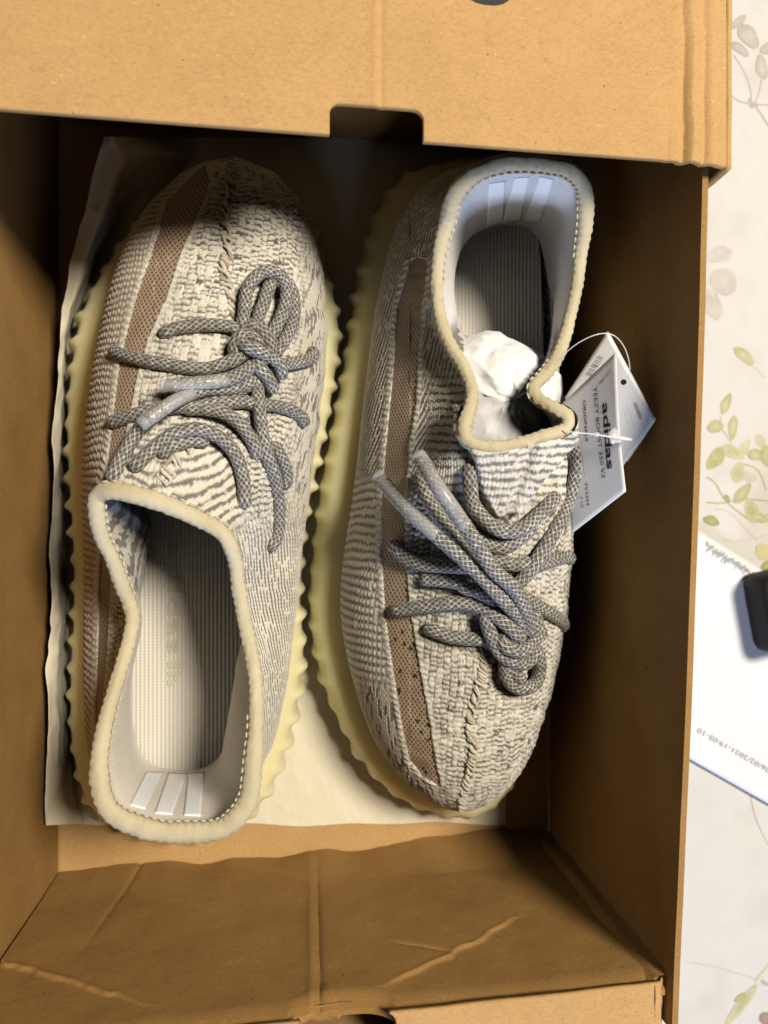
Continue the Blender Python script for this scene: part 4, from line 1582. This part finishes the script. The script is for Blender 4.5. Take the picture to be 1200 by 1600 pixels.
def text_on(name, body, p0, p1, A, n, mat, parent, height_px=None, bold=0.0, lift=.12, surf=None):
    me = text_mesh(name, body, bold)
    co = np.zeros(len(me.vertices) * 3)
    me.vertices.foreach_get('co', co)
    co = co.reshape(-1, 3)
    W = co[:, 0].max() - co[:, 0].min()
    a, b = plane_hit(*p0, A, n), plane_hit(*p1, A, n)
    d = b - a
    ln = np.linalg.norm(d)
    d /= ln
    u = np.cross(n, d)
    sx = ln / W
    sy = sx if height_px is None else height_px * np.linalg.norm(b - a) / math.hypot(p1[0] - p0[0], p1[1] - p0[1]) / .72
    V = a + d * ((co[:, :1] - co[:, 0].min()) * sx) + u * (co[:, 1:2] * sy) + n * lift
    if surf is not None:
        V = surf(V, lift)
    me.vertices.foreach_set('co', (V * .001).ravel())
    me.update()
    return link(name, me, mat, parent)


# ------------------------------------------------------------------ hang tag
tg = thing('hang_tag', 'white paper hang tag with black print looped to the collar of the right sneaker', 'tag')


def card(A, B, D, bend, nu=24, nv=20, name='tag_card'):
    A, B, D = map(np.array, (A, B, D))
    U, W = uvgrid(nu, nv)
    n = np.cross(D - A, B - A)
    n /= np.linalg.norm(n)
    if n[2] < 0:
        n = -n
    P = A + (B - A) * U[..., None] + (D - A) * W[..., None] + n * (bend(U, W))[..., None]
    o = link(name, make_mesh(name, P, grid_faces(nu, nv)), CARD, tg)
    solid(o, .35, 0)
    return o, A, n


cA, cB, cC = at(963, 550, 101), at(978, 768, 100), at(892, 834, 80)
bend1 = lambda U, W: 1.3 * np.sin(U * np.pi) * (1 - W) - .5 * W
card1, A1, n1 = card(cA, cB, cA + (cC - cB), bend1)


def surf1(V, lift):
    e1, e2 = cB - cA, cC - cB
    G = np.array([[e1 @ e1, e1 @ e2], [e1 @ e2, e2 @ e2]])
    r = V - cA
    uv = np.linalg.solve(G, np.stack([r @ e1, r @ e2]))
    U, W = uv
    return cA + np.outer(U, e1) + np.outer(W, e2) + n1 * (bend1(U, W) + .35)[:, None]


text_on('brand_lettering', 'adidas', (943.5, 630.5), (951, 733), A1, n1, INK, card1, 13, .02, surf=surf1)
text_on('model_lettering', 'YEEZY BOOST 350 V2', (928, 605), (942, 747), A1, n1, INK, card1, 7.0, .0, surf=surf1)
text_on('small_lettering', 'ORIGINALS', (911, 626), (916, 690), A1, n1, INK, card1, 5.5, .01, surf=surf1)
text_on('small_lettering', '---- ---- ---', (907, 690), (913, 745), A1, n1, MID_INK, card1, 4.5, .0, surf=surf1)
text_on('small_lettering', 'FV3254', (914, 756), (917, 790), A1, n1, INK, card1, 5.5, .0, surf=surf1)
text_on('small_lettering', '7 1/2', (906, 776), (908, 793), A1, n1, INK, card1, 5.0, .0, surf=surf1)
text_on('small_lettering', 'ABB071161137', (939, 602), (957, 580), A1, n1, MID_INK, card1, 4.5, .0, surf=surf1)

# folded booklet behind it
dA, dB, dC = at(949, 518, 88), at(1025, 655, 93), at(978, 722, 85)
card2, A2, n2 = card(dA, dB, dA + (dC - dB) * 1.5, lambda U, W: .5 * np.sin(U * np.pi))
card3, A3, n3 = card(dB + n2 * -.8, dB + (dC - dB) * 1.02 + n2 * -5.5, dB + (dA - dB) + n2 * -2.5, lambda U, W: 0 * U, name='tag_back_leaf')
text_on('small_lettering', '20030004', (990, 630), (1000, 655), A2, n2, MID_INK, card2, 5.0, .0, .75)
text_on('small_lettering', '------- -- --------', (978, 632), (991, 668), A2, n2, MID_INK, card2, 2.4, .0, .75)
text_on('small_lettering', '----- -----', (974, 640), (983, 666), A2, n2, MID_INK, card2, 2.4, .0, .75)
# barcode
for k, wbar in enumerate([1.2, .6, .9, .5, 1.4, .6, .8, .5, 1.0]):
    x0, y0 = 926 + k * 2.2, 587 - k * 3.3
    q = np.array([plane_hit(x0, y0, A2, n2), plane_hit(x0 + .6 * wbar, y0 - 1.0 * wbar, A2, n2), plane_hit(x0 + .6 * wbar - 9, y0 - 1.0 * wbar - 4, A2, n2), plane_hit(x0 - 9, y0 - 4, A2, n2)]) + n2 * .75
    link('barcode_bar', make_mesh('barcode_bar', q, [[0, 1, 2, 3]], smooth=False), MID_INK, card2)
# punched hole, its dark opening painted as a flat black disc
hc = plane_hit(975, 597, A2, n2) + n2 * .72
e1 = np.cross(n2, [1, 0, 0]); e1 /= np.linalg.norm(e1); e2 = np.cross(n2, e1)
tt = np.linspace(0, 2 * np.pi, 20, endpoint=False)
hv = np.stack([hc + (np.cos(tt)[:, None] * e1 + np.sin(tt)[:, None] * e2) * r for r in (1.0, .05)], 1)
link('hole_dark_disc', make_mesh('hole_dark_disc', hv, grid_faces(20, 2, True)), INK, card2)


def clear_plastic():
    m, nt, b = new_mat('clear_nylon')
    b.inputs['Base Color'].default_value = (.86, .86, .88, 1)
    b.inputs['Roughness'].default_value = .2
    b.inputs['Alpha'].default_value = .5
    b.inputs['Specular IOR Level'].default_value = .7
    return m


NYLON = clear_plastic()
loop_pts = at([866, 884, 905, 928, 947, 962, 974, 981, 984, 982], [571, 551, 535, 524, 521, 526, 540, 557, 575, 590], [95, 98, 101, 103, 103, 103, 102, 101, 99, 96])
link('plastic_loop', tube_mesh('plastic_loop', catmull(loop_pts, 60), .2, 8), NYLON, tg)
bar_pts = at([880, 893, 912, 931, 950, 966, 987], [672, 675, 677, 679, 682, 684, 687], [103, 104, 104.5, 105, 105, 105, 105])
bp = catmull(bar_pts, 60)
br = .26 + .6 * np.exp(-((np.arange(60) - 28) / 2.2) ** 2) + .3 * np.exp(-((np.arange(60) - 40) / 3.0) ** 2) + .45 * sstep(40, 50, np.arange(60)) * (1 - .5 * sstep(52, 59, np.arange(60)))
link('fastener_bar', tube_mesh('fastener_bar', bp, br, 12), NYLON, tg)
fan_pts = np.array([at(951, 675, 104.5), at(968, 677, 104.5), at(972, 690, 104.5), at(955, 694, 104.5)])
fo = link('fastener_fin', make_mesh('fastener_fin', np.stack([[fan_pts[0], at(961, 668, 104.5), fan_pts[1]], [fan_pts[3], at(962, 692, 104.5), fan_pts[2]]]), grid_faces(2, 3)), NYLON, tg)
solid(fo, .6, 0)

INSOLE_INK = simple('insole_print', (.56, .52, .40), .85, .15)
Ai = np.array([0, 0, 35.0])
text_on('insole_lettering', 'adidas', (262, 850), (262, 1020), Ai, np.array([0, 0, 1.0]), INSOLE_INK, shoeL.insole, 22, .0, .25)
for k_, (x0_, x1_) in enumerate(((262, 290), (262, 283), (262, 276))):
    y0_ = 1034 + 14 * k_
    q = np.array([plane_hit(x0_, y0_, Ai, np.array([0, 0, 1.0])), plane_hit(x1_, y0_, Ai, np.array([0, 0, 1.0])), plane_hit(x1_ - 4, y0_ + 9, Ai, np.array([0, 0, 1.0])), plane_hit(x0_, y0_ + 9, Ai, np.array([0, 0, 1.0]))]) + [0, 0, .25]
    link('insole_bar', make_mesh('insole_bar', q, [[0, 1, 2, 3]], smooth=False), INSOLE_INK, shoeL.insole)

# ------------------------------------------------------------------ tissue paper
def ridged(x, y, seed):
    return 1 - np.abs(fbm(x, y, seed, 3)) * 2


rowsY = [215, 245, 300, 370, 440, 490, 530, 600, 700, 820, 950, 1080, 1180, 1240, 1287]
#          edge px, z      crest px, z      foot px, z
edge = {215: (163, 26, 174, 30, 192, 26), 245: (152, 26, 192, 32, 244, 22), 300: (136, 26, 168, 31, 212, 12), 370: (116, 25, 146, 29, 178, 5), 440: (101, 25, 121, 26, 140, 4),
        490: (91, 24, 105, 24, 120, 3), 530: (89, 24, 97, 20, 106, 2), 600: (88, 24, 95, 19, 102, 1.5), 700: (83, 24, 92, 18, 100, 1.2), 820: (79, 24, 90, 17, 100, 1.2),
        950: (76, 26, 90, 20, 104, 3), 1080: (73, 26, 90, 19, 106, 3), 1180: (69, 25, 92, 18, 112, 3), 1240: (66, 24, 94, 17, 122, 4), 1287: (66, 22, 100, 15, 136, 4)}
tab = np.array([(y,) + edge[y] for y in rowsY], float)
yy = np.linspace(215, 1287, 240)
cols = [np.interp(yy, tab[:, 0], tab[:, k]) for k in range(1, 7)]
bottom = 1287
right = np.interp(yy, [215, 1287], [800, 790])
NU = 260
sheet = np.zeros((240, NU, 3))
uu = np.linspace(0, 1, NU)
for i in range(240):
    kx = [cols[0][i], cols[2][i], cols[4][i], cols[4][i] + 60, right[i]]
    kz = [cols[1][i], cols[3][i], cols[5][i], .8, .8]
    kx = np.maximum.accumulate(np.array(kx) + np.arange(5) * .01)
    knots = [0, .09, .19, .34, 1]
    pxs = np.interp(uu, knots, kx)
    zs = np.interp(uu, knots, kz)
    zs = np.convolve(np.pad(zs, 6, mode='edge'), np.ones(13) / 13, 'valid')
    yrow = yy[i] + 0 * uu
    sheet[i] = at(pxs, yrow + (6 * np.sin(pxs / 60.0) + 4 * np.sin(pxs / 23.0)) * (i / 239.0) ** 8 * .35, zs)
cr = ridged(sheet[..., 0] / 15, sheet[..., 1] / 22, 151)
up_ = sstep(2, 9, sheet[..., 2])
sheet[..., 2] += (.8 * cr - .4) * (.5 + 1.6 * up_) + .5 * np.maximum(0, ridged(sheet[..., 0] / 6 + 4, sheet[..., 1] / 9, 157) - .75) * 4 * .5 + .3
sheet[..., 0] += 1.3 * ridged(sheet[..., 1] / 30, sheet[..., 2] / 14, 153) * up_ + .5 * fbm(sheet[..., 1] / 7, sheet[..., 2] / 9, 155, 2) * up_
sheet[..., 2] = np.maximum(sheet[..., 2], .55)
sheet[..., 0] = np.maximum(sheet[..., 0], BX0 + .9)

ts = link('tissue_sheet', make_mesh('tissue_sheet', sheet, grid_faces(240, NU)), TISSUE)
tag(ts, 'cream tissue paper sheet lining the box floor under both sneakers', 'tissue paper')

# crumpled paper inside the right hand sneaker
nA, nB = 30, 11
U, W = uvgrid(nA + 1, nB)
U, W = U[:-1], W[:-1]
jit = np.random.default_rng(3)
ang = U * 2 * np.pi + jit.uniform(-.09, .09, U.shape)
f = np.clip(W + jit.uniform(-.035, .035, W.shape), .02, 1)
f[:, 0] = 0
cx, cy = at(784, 632, 70)[:2]
xx = cx + 29.0 * np.cos(ang) * np.sin(f * np.pi / 2)
yy_ = cy + 30.0 * np.sin(ang) * np.sin(f * np.pi / 2)
zz = 44 + 40 * np.cos(f * np.pi / 2) ** .7
P = np.stack([xx, yy_, zz], -1)
rd = P - np.array([cx, cy, 40])
rd /= np.linalg.norm(rd, axis=-1, keepdims=True)
fac = np.maximum.reduce([rd @ (np.array(v) / np.linalg.norm(v)) for v in ((.2, .1, 1), (-.6, .5, .7), (.7, .3, .8), (.1, -.8, .7), (-.7, -.3, .6), (.5, -.6, .5), (-.2, .9, .5), (.9, -.1, .3))])
P = P + rd * (14 * (fac - .95) + jit.uniform(-1.0, 1.0, U.shape) * (W > .01))[..., None]
P = np.concatenate([P, P[:, -1:] * [1, 1, 0] + [0, 0, 34.0]], 1)
nB += 0
pw = link('paper_wad', make_mesh('paper_wad', P, grid_faces(P.shape[0], P.shape[1], True), smooth=False), TISSUE_W)
ca = pw.data.attributes.new('crease_edge', 'FLOAT', 'EDGE')
ca.data.foreach_set('value', np.random.default_rng(5).choice([0.2, .6, .9, 1.0], len(pw.data.edges)).astype(np.float32))
sb = pw.modifiers.new('soften', 'SUBSURF')
sb.levels = sb.render_levels = 3
for p_ in pw.data.polygons:
    p_.use_smooth = True
tag(pw, 'crumpled white paper stuffed inside the right sneaker opening', 'paper')

# ------------------------------------------------------------------ printed sheet and black device on the table
dirE = np.array([math.cos(math.radians(-30)), math.sin(math.radians(-30))])
perp = np.array([dirE[1], -dirE[0]])
pTop = at(1105, 839, ZC)[:2]
pBot = at(1095, 1196, ZC)[:2]
hgt = abs(np.dot(pBot - pTop, perp))
sgn = np.sign(np.dot(pBot - pTop, perp))
o0 = pTop - dirE * 70
corners = [o0, o0 + dirE * 190, o0 + dirE * 190 + perp * sgn * hgt, o0 + perp * sgn * hgt]
U, W = uvgrid(60, 30)
P2 = (corners[0] * (1 - U[..., None]) + corners[1] * U[..., None]) * (1 - W[..., None]) + (corners[3] * (1 - U[..., None]) + corners[2] * U[..., None]) * W[..., None]
DZ = ZC + 1.3
zd = DZ + .5 * W ** 3 + .15 * fbm(U * 4, W * 4, 171, 2)
doc = link('paper_slip', make_mesh('paper_slip', np.concatenate([P2, zd[..., None]], -1), grid_faces(60, 30)), PAPER)
solid(doc, .25)
tag(doc, 'white printed paper slip on the tablecloth beside the box', 'paper')
An, nn = np.array([0, 0, DZ + .35]), np.array([0, 0, 1.0])
TICK_INK = simple('pale_grey_ink', (.40, .40, .41), .7, .2)
text_on('date_print', '26/02/2021-19:05-10', (1203, 1201), (1091, 1137), An, nn, FAINT_INK, doc, 7.0, .0, .45)
rs = random.Random(4)
px_, py_ = 1104, 846
for k in range(46):
    t0 = k / 46
    x0, y0 = 1104 + 84 * t0, 843 + 53 * t0 + 2
    l0 = rs.uniform(4, 13)
    off = rs.uniform(0, 6)
    a0 = (x0 - off * .5 + 1, y0 + off * .86)
    a1 = (a0[0] - l0 * .5, a0[1] + l0 * .86)
    wv = .8
    q = np.array([plane_hit(a0[0], a0[1], An, nn), plane_hit(a0[0] + wv, a0[1] + wv * .5, An, nn), plane_hit(a1[0] + wv, a1[1] + wv * .5, An, nn), plane_hit(a1[0], a1[1], An, nn)]) + [0, 0, .45]
    link('printed_tick', make_mesh('printed_tick', q, [[0, 1, 2, 3]], smooth=False), TICK_INK, doc)

kf = thing('black_device', 'black plastic device with rounded corners lying on the white paper slip', 'device')


def rounded_block(name, cx, cy, hx, hy, r, z0, z1, rot, bev, mat, parent):
    tt = []
    for qx, qy, a0 in ((1, 1, 0), (-1, 1, 90), (-1, -1, 180), (1, -1, 270)):
        for a in np.linspace(a0, a0 + 90, 9):
            tt.append((qx * (hx - r) + r * math.cos(math.radians(a)), qy * (hy - r) + r * math.sin(math.radians(a))))
    tt = np.array(tt)
    prof = [(0.0, z0 + bev), (0, z0 + bev)]
    levels = [(-bev, z0), (-bev * .3, z0 + bev * .3), (0, z0 + bev), (0, z1 - bev), (-bev * .3, z1 - bev * .3), (-bev, z1), (-min(hx, hy) * .6, z1 + .4), (-min(hx, hy) * .97, z1 + .5)]
    c, s_ = math.cos(rot), math.sin(rot)
    rings_ = []
    for off, z in levels:
        f = np.array([(hx + off) / hx, (hy + off) / hy])
        q = tt * f
        rings_.append(np.column_stack([cx + q[:, 0] * c - q[:, 1] * s_, cy + q[:, 0] * s_ + q[:, 1] * c, np.full(len(q), z)]))
    V = np.stack(rings_, 1)
    return link(name, make_mesh(name, V, grid_faces(len(tt), len(levels), True)), mat, parent)


kr = math.radians(11)
kc = at(1184, 952, 6)[:2] + np.array([19.0, 1.0])
rounded_block('device_body', kc[0], kc[1], 21, 19.5, 6, DZ + .9, 17, kr, 2.5, BLACK2, kf)
rounded_block('device_cover', kc[0] + 1.2, kc[1], 18.2, 17, 6, 16.0, 19.2, kr, 1.6, BLACK, kf)
rounded_block('device_button', kc[0] - 6, kc[1] - 3, 4.6, 4.6, 4.5, 18.5, 20.2, kr, .6, BLACK2, kf)
